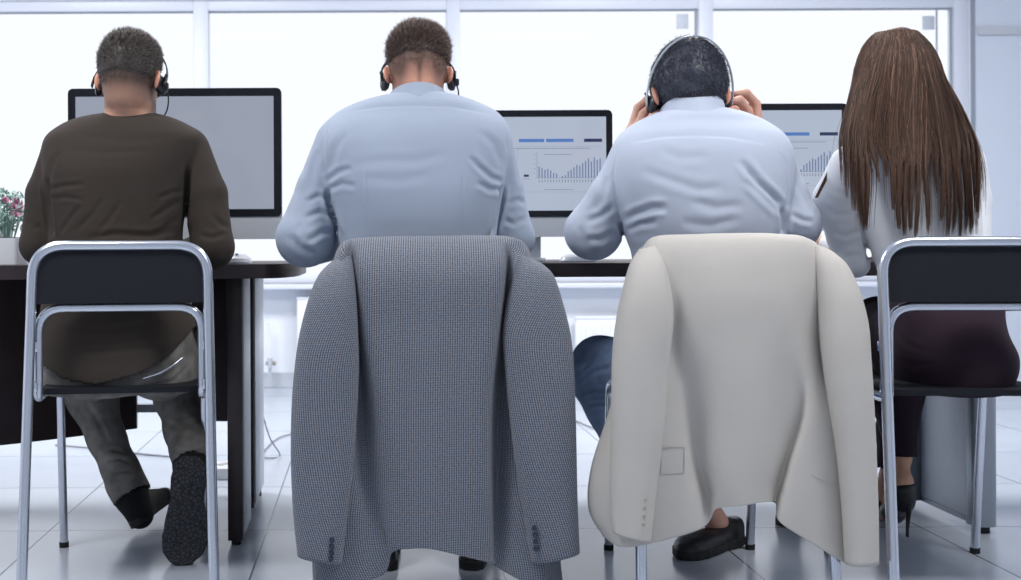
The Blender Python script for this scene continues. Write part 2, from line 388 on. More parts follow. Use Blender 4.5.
# ------------------------------------------------------------------ chairs
CR = .0122
def make_chair():
    t = bpy.data.objects.new('chair', None); COL.objects.link(t)
    fr = fillet([(-.212, 0, .012), (-.198, .1, .791), (.198, .1, .791), (.212, 0, .012)], .075, 10)
    MB().tube(fr, CR, 14).build('back_frame', M_chrome, t, local=True)
    yb = .092
    inner = fillet([(-.1825, .50, .012), (-.186, .46, .443), (-.187, yb, .443), (-.186, yb + .004, .648), (.186, yb + .004, .648), (.187, yb, .443), (.186, .46, .443), (.1825, .50, .012)],
                   [.045, .02, .06, .06, .02, .045], 7)
    MB().tube(inner, CR - .0012, 14).build('seat_frame', M_chrome, t, local=True)
    # square lower corners
    pr = [(-.191, .658), (.191, .658)] + [(.191 - .055 + .055 * math.cos(math.radians(k * 15)), .729 + .055 * math.sin(math.radians(k * 15))) for k in range(7)] + \
         [(-.191 + .055 - .055 * math.cos(math.radians(90 - k * 15)), .729 + .055 * math.sin(math.radians(90 - k * 15))) for k in range(7)]
    mb = MB().prism([(a, b) for a, b in pr], 1, .088, .106)
    mb.v = [(x, y - .1 * (z - .70) * -.13 / .1, z) for x, y, z in mb.v]
    mb.build('backrest', M_black, t, local=True)
    MB().prism(rrect(-.184, .184, .105, .48, .03), 2, .448, .462).build('seat', M_black, t, local=True)
    for sx in (-1, 1):
        MB().tube([(sx * .212, 0, 0), (sx * .2119, .001, .014)], .0132).build('foot_cap', M_rubber, t, local=True)
        MB().tube([(sx * .1825, .50, 0), (sx * .1826, .4995, .014)], .0125).build('foot_cap', M_rubber, t, local=True)
        for h in (.47, .56): MB().box((min(sx * .186, sx * .21), .07 if h < .5 else .082, h - .012), (max(sx * .186, sx * .21), .086 if h < .5 else .098, h + .012), .003).build('bracket', M_chrome, t, local=True)
    return t
chair_spec = [(-.556, 2.68, .12, 'chrome chair with bare black backrest under the man in brown'),
              (.155, 2.66, 0, 'chair hidden beneath the grey tweed jacket'),
              (.806, 2.60, .0, 'chair beneath the cream jacket, chrome legs showing below it'),
              (1.340, 2.56, -.045, 'chrome chair with bare black backrest under the long-haired woman')]
ch0 = make_chair()
for i, (x, y, rz, lab) in enumerate(chair_spec):
    c = ch0 if i == 0 else copy_tree(ch0)
    c.location = (x, y, 0); c.rotation_euler = (0, 0, rz); tag(c, lab, 'chair', 'tubular chrome chairs in a row')

# ------------------------------------------------------------------ monitors
def screen_mat(name, c0, c1, e=.62):
    m = bpy.data.materials.new(name); m.use_nodes = True; nt = m.node_tree; N = nt.nodes; L = nt.links; b = N['Principled BSDF']
    b.inputs['Base Color'].default_value = (.02, .02, .025, 1); b.inputs['Roughness'].default_value = .08
    b.inputs['Specular IOR Level'].default_value = .35
    b.inputs['Emission Color'].default_value = s2l(c0) + (1,)
    b.inputs['Emission Strength'].default_value = e
    return m
M_scr = screen_mat('lit_screen_grey', (160, 168, 184), 0, .82)
M_scr2 = screen_mat('lit_screen_sheet', (186, 197, 217), 0, .82)
def monitor(x0, x1, top, btm, chin, z, label, content, mscr):
    """x0..x1 px of the body, top / lower bezel edge / chin bottom px"""
    cxp = (x0 + x1) / 2
    T = lambda x, y: P(x, y, z)
    a = T(cxp, top); w = T(x1, top).x - T(x0, top).x; cx = a.x; zt = a.z; zb = T(cxp, btm).z; zc = T(cxp, chin).z
    r = empty('monitor', (cx, z + .08, DT), label, 'monitor', 'thin aluminium desktop monitors')
    b = MB().prism([(cx + u, zb + v) for u, v in rrect(-w / 2, w / 2, -(zb - zc), zt - zb, .018)], 1, z + .002, z + .016)
    # bulged back
    b.build('body', M_macalu, r)
    g = MB(); n = 10
    MBb = MB()
    for k in range(n):
        s0 = 1 - (k / n) ** 2 * .75; s1 = 1 - ((k + 1) / n) ** 2 * .75
    ring = []
    for k in range(n + 1):
        s = math.cos(k / n * math.pi / 2 * .9); yy = z + .016 + .035 * math.sin(k / n * math.pi / 2)
        ring.append([(cx + u * s, yy, (zt + zc) / 2 + v * s) for u, v in rrect(-w / 2 + .004, w / 2 - .004, -(zt - zc) / 2 + .004, (zt - zc) / 2 - .004, .02)])
    m = len(ring[0]); vs = [v for q in ring for v in q]; fs = [(i * m + k, i * m + (k + 1) % m, (i + 1) * m + (k + 1) % m, (i + 1) * m + k) for i in range(n) for k in range(m)] + [tuple(range(n * m, (n + 1) * m))]
    MBb.add(vs, fs).build('back_shell', M_macalu, r)
    MB().prism([(cx + u, v) for u, v in rrect(-w / 2 + .001, w / 2 - .001, zb, zt - .001, .014)], 1, z - .001, z + .003).build('bezel', M_bezel, r)
    be = .0245 * w / .65
    sx0, sx1, sz0, sz1 = cx - w / 2 + be, cx + w / 2 - be, zb + be * .95, zt - be * 1.05
    s = MB().box((sx0, z - .002, sz0), (sx1, z, sz1)).build('screen', mscr, r)
    st = MB().prism([(z + .055, DT + .008), (z + .045, zc + .15), (z + .05, zc + .15), (z + .062, zc + .1), (z + .066, DT + .008)], 0, cx - .055, cx + .055)
    st.build('stand_neck', M_macalu, r)
    MB().prism([(cx + u, z + .06 + v) for u, v in rrect(-.06, .06, -.08, .09, .012)], 2, DT, DT + .008).build('stand_foot', M_macalu, r)
    if content:
        uw, uh = sx1 - sx0, sz1 - sz0
        def el(name, rects, m_):
            q = MB()
            for (u0, v0, u1, v1) in rects: q.box((sx0 + u0 * uw, z - .0032, sz1 - v1 * uh), (sx0 + u1 * uw, z - .002, sz1 - v0 * uh))
            o = q.build(name, m_, s, smooth=False); return o
        for q_ in ((.04, .235, .30, .27), (.466, .235, .62, .27), (.632, .235, .80, .27)): el('header_bar', [q_], M_sblue)
        el('header_tab', [(.865, .235, .975, .27)], M_snavy)
        rnd = random.Random(5); bars = []
        hs = [.14, .12, .10, .11, .09, .06, .05, .0, .02, .03, .08, .1, .13, .16, .15, .18, .21, .24, .2, .25, .22, .24]
        for k, h in enumerate(hs):
            u = .585 + k * .0178
            if h: bars.append((u, .65 - h * .85, u + .007, .65))
        el('chart_bars', bars, M_sbar)
        el('chart_axis', [(.575, .65, .97, .654), (.575, .38, .577, .65), (.27, .335, .9, .34), (.62, .40, .79, .405), (.62, .775, .80, .78), (.04, .33, .2, .335)] +
           [(.555, .40 + k * .05, .566, .404 + k * .05) for k in range(5)] + [(.587 + k * .0178, .67, .591 + k * .0178, .70) for k in range(22)] +
           [(.48, .66, .53, .664), (.06, .8, .18, .803), (.04, .42, .42, .423), (.04, .47, .38, .473), (.04, .52, .40, .523), (.04, .57, .36, .573)], M_sgrey)
        el('side_icon', [(.495, .615, .525, .64)], M_snavy)
        el('sheet_panel', [(.46, .315, .975, .319), (.04, .80, .975, .804), (.455, .315, .457, .80)], M_sline)
    return r
def emi(name, c, e=.8):
    return screen_mat(name, c, 0, e)
M_sblue = emi('screen_blue', (84, 128, 200)); M_snavy = emi('screen_navy', (38, 52, 92)); M_sbar = emi('screen_bars', (112, 130, 170))
M_sgrey = emi('screen_grey_text', (120, 128, 144)); M_sline = emi('screen_rule', (164, 174, 194))
monitor(67.5, 281.5, 88, 217, 239.5, 3.56, 'large aluminium monitor with blank grey screen before the man in brown', 0, M_scr)
monitor(436, 612.5, 110, 217, 237, 3.56, 'aluminium monitor showing a bar chart, between the two men in blue shirts', 1, M_scr2)
monitor(672, 848, 103.5, 211, 231, 3.56, 'aluminium monitor showing a bar chart beside the long-haired woman', 2, M_scr2)

# ------------------------------------------------------------------ small things on desks and floor
t = empty('computer_mouse', tuple(P(238, 263, 3.2)), 'white mouse on the dark desk beside the elbow in brown', 'mouse')
c = P(238, 262, 3.22); c.z = DT
mb = MB().lathe([(0, .026), (.02, .024), (.032, .014), (.035, .004), (.034, 0), (0, 0)], (0, 0, 0))
mb.v = [(c.x + x * 1.1, c.y + y * 1.5, c.z + z) for x, y, z in mb.v]; mb.build('shell', M_white, t)
MB().box((c.x - .004, c.y - .035, DT + .0235), (c.x + .004, c.y - .02, DT + .0275), .002).build('scroll_wheel', M_snavy, t)
c = P(578, 258, 3.2); c.z = DT
mb = MB().lathe([(0, .024), (.02, .022), (.03, .013), (.033, .004), (.032, 0), (0, 0)], (0, 0, 0), 20)
mb.v = [(c.x + x * 1.5, c.y + y * 1.1, c.z + z) for x, y, z in mb.v]
tag(mb.build('computer_mouse', M_white), 'white mouse peeking out left of the elbow in pale blue', 'mouse')
# potted plant at the far left
pb = P(8, 262, 3.30); pb.z = DT
t = empty('potted_plant', tuple(pb), 'pink flowering plant in a white pot at the far left of the desk', 'plant')
pt = MB().prism([(pb.x + u, pb.y + v) for u, v in rrect(-.05, .04, -.05, .05, .012)], 2, DT, DT + .072); pt.build('pot', M_pot, t)
MB().prism([(pb.x + u, pb.y + v) for u, v in rrect(-.045, .035, -.045, .045, .01)], 2, DT + .070, DT + .074).build('soil', M_dark, t)
rnd = random.Random(3); lf = MB(); fl = MB(); stm = MB()
for k in range(120):
    a = rnd.uniform(0, 6.28); rr = rnd.uniform(.0, .06); h = rnd.uniform(.02, .125)
    b0 = Vector((pb.x - .005 + rr * .5 * math.cos(a), pb.y + rr * .5 * math.sin(a), DT + .07)); b1 = Vector((pb.x - .005 + rr * 1.2 * math.cos(a), pb.y + rr * math.sin(a), DT + .07 + h))
    if k % 3 == 0: stm.tube([b0, (b0 + b1) / 2 + Vector((0, 0, .01)), b1], .0012, 5)
    for q in range(3):
        d = Vector((rnd.gauss(0, 1), rnd.gauss(0, 1), rnd.gauss(.4, .6))).normalized(); w = d.orthogonal().normalized() * .0035; L_ = rnd.uniform(.014, .026)
        nn = d.cross(w).normalized() * .0012
        lf.add([b1, b1 + d * L_ * .5 + w + nn, b1 + d * L_, b1 + d * L_ * .5 - w + nn, b1 + d * L_ * .5 - nn], [(0, 1, 4), (1, 2, 4), (2, 3, 4), (3, 0, 4), (0, 1, 3), (1, 2, 3)])
for (fx, fy) in ((16, 200), (13, 207), (19, 207), (16, 214), (6, 200)):
    c = P(fx, fy, 3.29)
    stm.tube([Vector((pb.x, pb.y, DT + .07)), c], .0014, 5)
    for k in range(16):
        d = Vector((rnd.gauss(0, 1), rnd.gauss(0, 1), rnd.gauss(.3, .7))).normalized(); w = d.orthogonal().normalized() * .0045; L_ = rnd.uniform(.010, .018)
        nn = d.cross(w).normalized() * .0012
        fl.add([c, c + d * L_ * .6 + w + nn, c + d * L_, c + d * L_ * .6 - w + nn, c + d * L_ * .5 - nn], [(0, 1, 4), (1, 2, 4), (2, 3, 4), (3, 0, 4), (0, 1, 3), (1, 2, 3)])
lf.build('leaves', M_leaf, t, smooth=False); fl.build('flowers', M_petal, t, smooth=False); stm.build('stems', M_leaf, t)
# cables and adapter
zf = lambda py: EYE * F / (py - 246.5)
def onfloor(pts, up=.004): 
    out = []
    for px, py in pts:
        p = P(px, py, zf(py)); p.z = up; out.append(p)
    return out
def smoothline(pts, n=6):
    pts = [Vector(p) for p in pts]; o = []
    for i in range(len(pts) - 1):
        p0 = pts[max(i - 1, 0)]; p1 = pts[i]; p2 = pts[i + 1]; p3 = pts[min(i + 2, len(pts) - 1)]
        for k in range(n):
            u = k / n; o.append(.5 * ((2 * p1) + (p2 - p0) * u + (2 * p0 - 5 * p1 + 4 * p2 - p3) * u * u + (3 * p1 - p0 - 3 * p2 + p3) * u ** 3))
    o.append(pts[-1]); return o
c1 = onfloor([(55, 444), (90, 447), (130, 452), (170, 456), (214, 458)])
tag(MB().tube(smoothline(c1), .0035, 6).build('cable', M_cable), 'thin grey cable across the floor behind the shins in jeans', 'cable', 'thin grey cables on the floor')
c2 = [P(262, 412, 4.3), P(270, 438, 4.4), *onfloor([(280, 455)]), *onfloor([(272, 458), (262, 455)]), *onfloor([(275, 440), (292, 434), (320, 431)])]
tag(MB().tube(smoothline(c2), .003, 6).build('cable', M_cable), 'looped grey cable beside the dark desk leg', 'cable', 'thin grey cables on the floor')
c3 = onfloor([(568, 418), (590, 428), (608, 432), (640, 436)])
tag(MB().tube(smoothline(c3), .0035, 6).build('cable', M_cable), 'grey cable on the floor between the two jackets', 'cable', 'thin grey cables on the floor')
t = empty('power_adapter', tuple(onfloor([(221, 477)], 0)[0]), 'white power adapter on the floor left of the dark desk leg', 'adapter')
c = onfloor([(221, 477)], 0)[0]
MB().prism([(c.x + u, c.y + v) for u, v in rrect(-.05, .045, -.035, .035, .015)], 2, 0, .038).build('case', M_white, t)
MB().tube(smoothline([c + Vector((-.03, 0, .055)), c + Vector((0, -.02, .05)), c + Vector((.03, 0, .055)), c + Vector((0, .02, .048)), c + Vector((-.028, 0, .05))]), .005, 8).build('coiled_lead', M_white, t)

# ================================================================== implicit surfaces (bodies, clothes)
class Field:
    def __init__(s, lo, hi, res):
        s.lo = np.array(lo, float); s.res = res
        s.n = np.ceil((np.array(hi) - s.lo) / res).astype(int) + 1
        s.F = np.full(s.n, .5, np.float32)
    def sub(s, lo, hi, m):
        a = np.maximum(0, np.floor((np.array(lo) - m - s.lo) / s.res).astype(int)); b = np.minimum(s.n, np.ceil((np.array(hi) + m - s.lo) / s.res).astype(int) + 1)
        if (b <= a).any(): return None
        sl = tuple(slice(a[i], b[i]) for i in range(3))
        g = [(s.lo[i] + np.arange(a[i], b[i]) * s.res).astype(np.float32) for i in range(3)]
        X, Y, Z = np.meshgrid(*g, indexing='ij', sparse=True)
        return sl, X, Y, Z
    def op(s, fn, lo, hi, k=.01, mode='add'):
        q = s.sub(lo, hi, k + 3 * s.res)
        if q is None: return
        sl, X, Y, Z = q; d = fn(X, Y, Z).astype(np.float32); A = s.F[sl]
        s.F[sl] = smin(A, d, k) if mode == 'add' else -smin(-A, d, k)
    def cone(s, p0, p1, r0, r1, k=.012, mode='add', ins=0):
        p0 = np.array(p0, float); p1 = np.array(p1, float); r0 -= ins; r1 -= ins
        R = max(r0, r1)
        s.op(lambda X, Y, Z: cone_d(X, Y, Z, p0, p1, r0, r1), np.minimum(p0, p1) - R, np.maximum(p0, p1) + R, k, mode)
    def chain(s, pts, k=.012, ins=0):
        for a, b in zip(pts[:-1], pts[1:]): s.cone(a[:3], b[:3], a[3], b[3], k, ins=ins)
    def ell(s, c, r, k=.012, mode='add', rot=None):
        c = np.array(c, float); r = np.array(r, float); R = r.max()
        s.op(lambda X, Y, Z: ell_d(X, Y, Z, c, r, rot), c - R, c + R, k, mode)
    def mesh(s, smooth=1):
        V, Q = surface_nets(s.F); V = V * s.res + s.lo
        for _ in range(smooth): V = laplace(V, Q, .5)
        return V, Q
def smin(a, b, k):
    if k <= 0: return np.minimum(a, b)
    h = np.maximum(k - np.abs(a - b), 0) / k
    return np.minimum(a, b) - h * h * k * .25
def cone_d(X, Y, Z, p0, p1, r0, r1):
    ab = p1 - p0; L2 = float(ab @ ab) + 1e-12
    t = np.clip(((X - p0[0]) * ab[0] + (Y - p0[1]) * ab[1] + (Z - p0[2]) * ab[2]) / L2, 0, 1)
    return np.sqrt((X - p0[0] - t * ab[0]) ** 2 + (Y - p0[1] - t * ab[1]) ** 2 + (Z - p0[2] - t * ab[2]) ** 2) - (r0 + (r1 - r0) * t)
def ell_d(X, Y, Z, c, r, rot=None):
    x, y, z = X - c[0], Y - c[1], Z - c[2]
    if rot is not None:
        M = np.array(rot.to_3x3().transposed()) if hasattr(rot, 'to_3x3') else rot
        x, y, z = M[0, 0] * x + M[0, 1] * y + M[0, 2] * z, M[1, 0] * x + M[1, 1] * y + M[1, 2] * z, M[2, 0] * x + M[2, 1] * y + M[2, 2] * z
    k0 = np.sqrt((x / r[0]) ** 2 + (y / r[1]) ** 2 + (z / r[2]) ** 2); k1 = np.sqrt((x / r[0] ** 2) ** 2 + (y / r[1] ** 2) ** 2 + (z / r[2] ** 2) ** 2)
    return k0 * (k0 - 1) / (k1 + 1e-9)
def surface_nets(F):
    S = F < 0
    nx, ny, nz = F.shape
    cs = np.zeros((nx - 1, ny - 1, nz - 1), np.uint8)
    offs = [(i, j, k) for i in (0, 1) for j in (0, 1) for k in (0, 1)]
    for i, j, k in offs: cs += S[i:nx - 1 + i, j:ny - 1 + j, k:nz - 1 + k]
    act = np.argwhere((cs > 0) & (cs < 8)); del cs
    idx = np.full((nx - 1, ny - 1, nz - 1), -1, np.int32); idx[act[:, 0], act[:, 1], act[:, 2]] = np.arange(len(act))
    val = {o: F[act[:, 0] + o[0], act[:, 1] + o[1], act[:, 2] + o[2]].astype(float) for o in offs}
    acc = np.zeros((len(act), 3)); cnt = np.zeros(len(act))
    for o in offs:
        for ax in range(3):
            if o[ax]: continue
            o2 = list(o); o2[ax] = 1; o2 = tuple(o2); a, b = val[o], val[o2]
            c = (a < 0) != (b < 0); t = np.where(c, a / np.where(c, a - b, 1), 0)
            p = np.tile(np.array(o, float), (len(act), 1)); p[:, ax] += t
            acc[c] += p[c]; cnt += c
    V = act + acc / cnt[:, None]
    quads = []
    for ax in range(3):
        A = [slice(None)] * 3; B = [slice(None)] * 3; A[ax] = slice(0, -1); B[ax] = slice(1, None)
        a, b = S[tuple(A)], S[tuple(B)]
        e = np.argwhere(a != b); u, v = (ax + 1) % 3, (ax + 2) % 3
        m = (e[:, u] > 0) & (e[:, v] > 0) & (e[:, u] < F.shape[u] - 1) & (e[:, v] < F.shape[v] - 1); e = e[m]
        if not len(e): continue
        def g(du, dv):
            q = e.copy(); q[:, u] -= du; q[:, v] -= dv; return idx[q[:, 0], q[:, 1], q[:, 2]]
        q = np.stack([g(1, 1), g(0, 1), g(0, 0), g(1, 0)], 1); fl = ~a[e[:, 0], e[:, 1], e[:, 2]]
        q[fl] = q[fl][:, ::-1]; quads.append(q)
    Q = np.concatenate(quads); Q = Q[(Q >= 0).all(1)]
    return V, Q
def laplace(V, Q, w):
    n = len(V); acc = np.zeros((n, 3)); cnt = np.zeros(n)
    for i in range(4):
        a, b = Q[:, i], Q[:, (i + 1) % 4]
        for c in range(3): acc[:, c] += np.bincount(a, V[b, c], n) + np.bincount(b, V[a, c], n)
        cnt += np.bincount(a, minlength=n) + np.bincount(b, minlength=n)
    return V + w * (acc / np.maximum(cnt, 1)[:, None] - V)
def normals(V, Q):
    fn = np.cross(V[Q[:, 2]] - V[Q[:, 0]], V[Q[:, 3]] - V[Q[:, 1]]); N = np.zeros_like(V)
    for i in range(4):
        for c in range(3): N[:, c] += np.bincount(Q[:, i], fn[:, c], len(V))
    return N / (np.linalg.norm(N, axis=1)[:, None] + 1e-12)
def drop_unused(V, Q):
    u = np.unique(Q); r = np.full(len(V), -1); r[u] = np.arange(len(u)); return V[u], r[Q]
def np_mesh(name, V, Q, material, parent=None, col=None, uv=None):
    me = bpy.data.meshes.new(name); Q = np.asarray(Q); k = Q.shape[1]
    me.vertices.add(len(V)); me.vertices.foreach_set('co', np.asarray(V, np.float32).ravel())
    me.loops.add(Q.size); me.loops.foreach_set('vertex_index', Q.ravel().astype(np.int32))
    me.polygons.add(len(Q)); me.polygons.foreach_set('loop_start', np.arange(0, Q.size, k, dtype=np.int32)); me.polygons.foreach_set('loop_total', np.full(len(Q), k, np.int32))
    me.update(calc_edges=True); me.validate()
    if col is not None:
        a = me.color_attributes.new('col', 'FLOAT_COLOR', 'POINT'); a.data.foreach_set('color', np.concatenate([col, np.ones((len(V), 1))], 1).astype(np.float32).ravel())
    if uv is not None:
        l = me.uv_layers.new(name='UVMap'); l.data.foreach_set('uv', uv[Q.ravel()].astype(np.float32).ravel())
    me.shade_smooth(); me.materials.append(material)
    o = bpy.data.objects.new(name, me); COL.objects.link(o)
    if parent: o.parent = parent; o.matrix_parent_inverse = parent_inv(parent)
    return o
def seg_dist(p, pts):
    """distance of 2-D points p to polyline pts, plus the parameter 0..1 along it"""
    best = np.full(len(p), 1e9); tt = np.zeros(len(p)); n = len(pts) - 1; side = np.zeros(len(p))
    for i in range(n):
        a = np.array(pts[i], float); b = np.array(pts[i + 1], float); ab = b - a
        t = np.clip(((p - a) @ ab) / (ab @ ab), 0, 1); q = p - (a + t[:, None] * ab); d = np.sqrt((q ** 2).sum(1))
        m = d < best; best[m] = d[m]; tt[m] = (i + t[m]) / n; side[m] = (ab[0] * q[m, 1] - ab[1] * q[m, 0]) / np.sqrt(ab @ ab)
    return best, tt, side
def creases(V, Q, cr, face=-1, zr=None, cs=1):
    """cr: (polyline px, width px, depth m); negative width = one-sided step. Real folds pushed into the side that faces -y."""
    N = normals(V, Q); p = proj(V); w = np.clip(-N[:, 1] * 1.6, 0, 1) if face < 0 else np.ones(len(V)); D = np.zeros(len(V))
    for pts, wd, dp in cr:
        if wd > 0 and cs != 1: wd = wd * .8; dp = dp * (cs if dp < .009 else .8)
        d, t, s = seg_dist(p, pts)
        e = np.clip(np.minimum(t, 1 - t) * 5, 0, 1) ** .7
        if wd < 0: D += -dp * e * np.where(s > 0, np.exp(-(s / abs(wd)) ** 2), np.exp(-(s / (abs(wd) * 4)) ** 2)) * (d < abs(wd) * 6)
        else: D += -dp * e * (np.exp(-(d / wd) ** 2) - .45 * np.exp(-((d - 2.2 * wd) / wd) ** 2))
    if zr is not None: w = w * zr(V)
    return V + N * (D * w)[:, None]
def fold_noise(V, Q, amp, f, seed, stretch=(1, 1, 1)):
    N = normals(V, Q); r = np.random.RandomState(seed); D = np.zeros(len(V)); S = V * np.array(stretch)
    for k in range(14):
        d = r.normal(size=3); d /= np.linalg.norm(d); fr = f * r.uniform(.5, 2.2); ph = r.uniform(0, 6.28)
        warp = .6 * np.sin(S @ r.normal(size=3) * f * .4 + r.uniform(0, 6))
        D += np.sin(S @ d * fr + ph + warp) / (fr / f)
    return V + N * (D * amp / 4)[:, None]

def crom(A, n):
    """Catmull-Rom along axis 0"""
    out = []; m = len(A)
    for i in range(m - 1):
        p0, p1, p2, p3 = A[max(i - 1, 0)], A[i], A[i + 1], A[min(i + 2, m - 1)]
        for k in range(n):
            u = k / n; out.append(.5 * ((2 * p1) + (p2 - p0) * u + (2 * p0 - 5 * p1 + 4 * p2 - p3) * u * u + (3 * p1 - p0 - 3 * p2 + p3) * u ** 3))
    out.append(A[-1]); return np.array(out)
# ------------------------------------------------------------------ torso loft:  rows = (py, xl, xr, zback, zfront)
def loft_rows(rows):
    out = []
    for py, xl, xr, zb, zf in rows:
        zm = (zb * .45 + zf * .55) if zf - zb > .05 else (zb + zf) / 2
        a = P(xl, py, zm); b = P(xr, py, zm); out.append((a.z, (a.x + b.x) / 2, abs(b.x - a.x) / 2, (zb + zf) / 2, (zf - zb) / 2))
    out.sort(); A = crom(np.array(out), 8); A[:, 0] = np.maximum.accumulate(A[:, 0]); return A
def loft_fn(R, ins=0, n=2.35, topr=.012, zcut=None):
    h = R[:, 0]
    def fn(X, Y, Z):
        z = Z.ravel()
        cx, a, cy, b = (np.interp(z, h, R[:, i]).reshape(1, 1, -1) for i in (1, 2, 3, 4))
        a = np.maximum(a - ins, .004); b = np.maximum(b - ins, .004)
        rho = (np.abs((X - cx) / a) ** n + np.abs((Y - cy) / b) ** n) ** (1 / n)
        f = (rho - 1) * np.minimum(a, b)
        gx, gy, gz = np.gradient(f, X[1, 0, 0] - X[0, 0, 0]); g = np.sqrt(gx ** 2 + gy ** 2 + gz ** 2); f = f / np.maximum(g, .35)
        zz = Z - np.float32(h[-1] - ins); zb = np.float32(h[0] + ins) - Z
        return np.maximum(np.maximum(f, zz), zb)
    return fn
def loft_bounds(R):
    a = R[:, 2].max(); b = R[:, 4].max(); return (R[:, 1].min() - a, R[:, 3].min() - b, R[0, 0]), (R[:, 1].max() + a, R[:, 3].max() + b, R[-1, 0])

# ------------------------------------------------------------------ head
def head_matrix(px, py, z, yaw, pitch, roll=0):
    return Matrix.Translation(P(px, py, z)) @ Euler((math.radians(-pitch), math.radians(roll), math.radians(yaw)), 'XYZ').to_matrix().to_4x4()
def add_head(fd, M, sc=1.0, female=False):
    """local frame: x right, y towards the face, z up; origin between the ears"""
    Mi = np.array(M.inverted()); c = np.array(M.translation)
    def L(fn):
        def g(X, Y, Z):
            x = (Mi[0, 0] * X + Mi[0, 1] * Y + Mi[0, 2] * Z + Mi[0, 3]) / sc; y = (Mi[1, 0] * X + Mi[1, 1] * Y + Mi[1, 2] * Z + Mi[1, 3]) / sc
            z = (Mi[2, 0] * X + Mi[2, 1] * Y + Mi[2, 2] * Z + Mi[2, 3]) / sc
            return fn(x, y, z) * sc
        return g
    A = np.array
    E = lambda x, y, z, c, r, rot=None: ell_d(x, y, z, A(c), A(r), rot)
    Cn = lambda x, y, z, a, b, r0, r1: cone_d(x, y, z, A(a), A(b), r0, r1)
    ear_rot = {s: Euler((math.radians(-12), math.radians(s * 8), math.radians(s * 32)), 'XYZ').to_matrix() for s in (-1, 1)}
    def head(x, y, z):
        ax = np.abs(x)
        d = E(x, y, z, (0, -.008, .035), (.076, .097, .088))
        d = smin(d, E(x, y, z, (0, -.03, -.005), (.064, .066, .07)), .03)
        d = smin(d, E(x, y, z, (0, .032, -.025), (.064, .066, .085)), .025)
        d = smin(d, E(x, y, z, (0, .048, -.083), (.046, .046, .034)), .03)
        d = smin(d, Cn(x, y, z, (0, .094, .018), (0, .116, -.030), .009, .012), .012)          # nose
        d = smin(d, E(ax, y, z, (.014, .106, -.032), (.008, .009, .007)), .006)
        d = smin(d, E(ax, y, z, (.030, .086, .030), (.026, .012, .007)), .014)                   # brow
        d = -smin(-d, E(ax, y, z, (.031, .104, .010), (.016, .014, .011)), .012)                 # sockets
        d = smin(d, E(ax, y, z, (.031, .083, .010), (.0135, .0125, .0125)), .002)                # eyeballs
        d = smin(d, E(x, y, z, (0, .096, -.060), (.024, .010, .0055)), .005)                     # lips
        d = smin(d, E(x, y, z, (0, .095, -.069), (.021, .010, .006)), .005)
        d = smin(d, E(x, y, z, (0, .086, -.100), (.02, .016, .014)), .012)                       # chin
        for s in (-1, 1):                                                                       # ears
            e = E(x, y, z, (s * .0815, -.012, -.004), (.0078, .019, .031), ear_rot[s])
            e = -smin(-e, E(x, y, z, (s * .0905, -.006, -.002), (.007, .012, .021), ear_rot[s]), .006)
            d = smin(d, e, .007)
        return d
    fd.op(L(head), c - .16 * sc, c + .16 * sc, .012)
def head_cols(V, M, sc, skin, hairc, blend, beard=0):
    """skin colour with lips, eyes, brows and the shaved hair that fades into the neck; blend(x,y,z)->0..1 hair cover"""
    Mi = np.array(M.inverted()); p = (V @ Mi[:3, :3].T + Mi[:3, 3]) / sc; x, y, z = p.T; ax = np.abs(x)
    col = np.tile(np.array(s2l(skin)), (len(V), 1)); near = np.linalg.norm(p, axis=1) < .17
    def mix(m, c):
        m = (m * near)[:, None]; col[:] = col * (1 - m) + np.array(s2l(c)) * m
    mix(np.exp(-(((ax - .086) / .02) ** 2)) * .35 * (np.abs(z) < .04), (214, 130, 110))
    mix(((np.hypot(x / .024, (z + .0645) / .011) < 1) & (y > .088)).astype(float) * .8, (172, 96, 88))
    if beard: mix(np.clip((-.035 - z) / .02, 0, 1) * np.clip((y - .0) / .03, 0, 1) * beard * (1 - ((np.hypot(x / .024, (z + .0645) / .011) < 1) & (y > .088))), (70, 56, 48))
    mix(((np.hypot((ax - .031) / .0135, (z - .010) / .0085) < 1) & (y > .085)).astype(float), (232, 228, 224))
    mix(((np.hypot((ax - .031), (z - .010)) < .0055) & (y > .088)).astype(float), (48, 38, 34))
    mix(((np.hypot((ax - .032) / .02, (z - .030) / .0045) < 1) & (y > .07)).astype(float) * .8, hairc)
    mix(np.clip(blend(x, y, z), 0, 1), hairc)
    return col
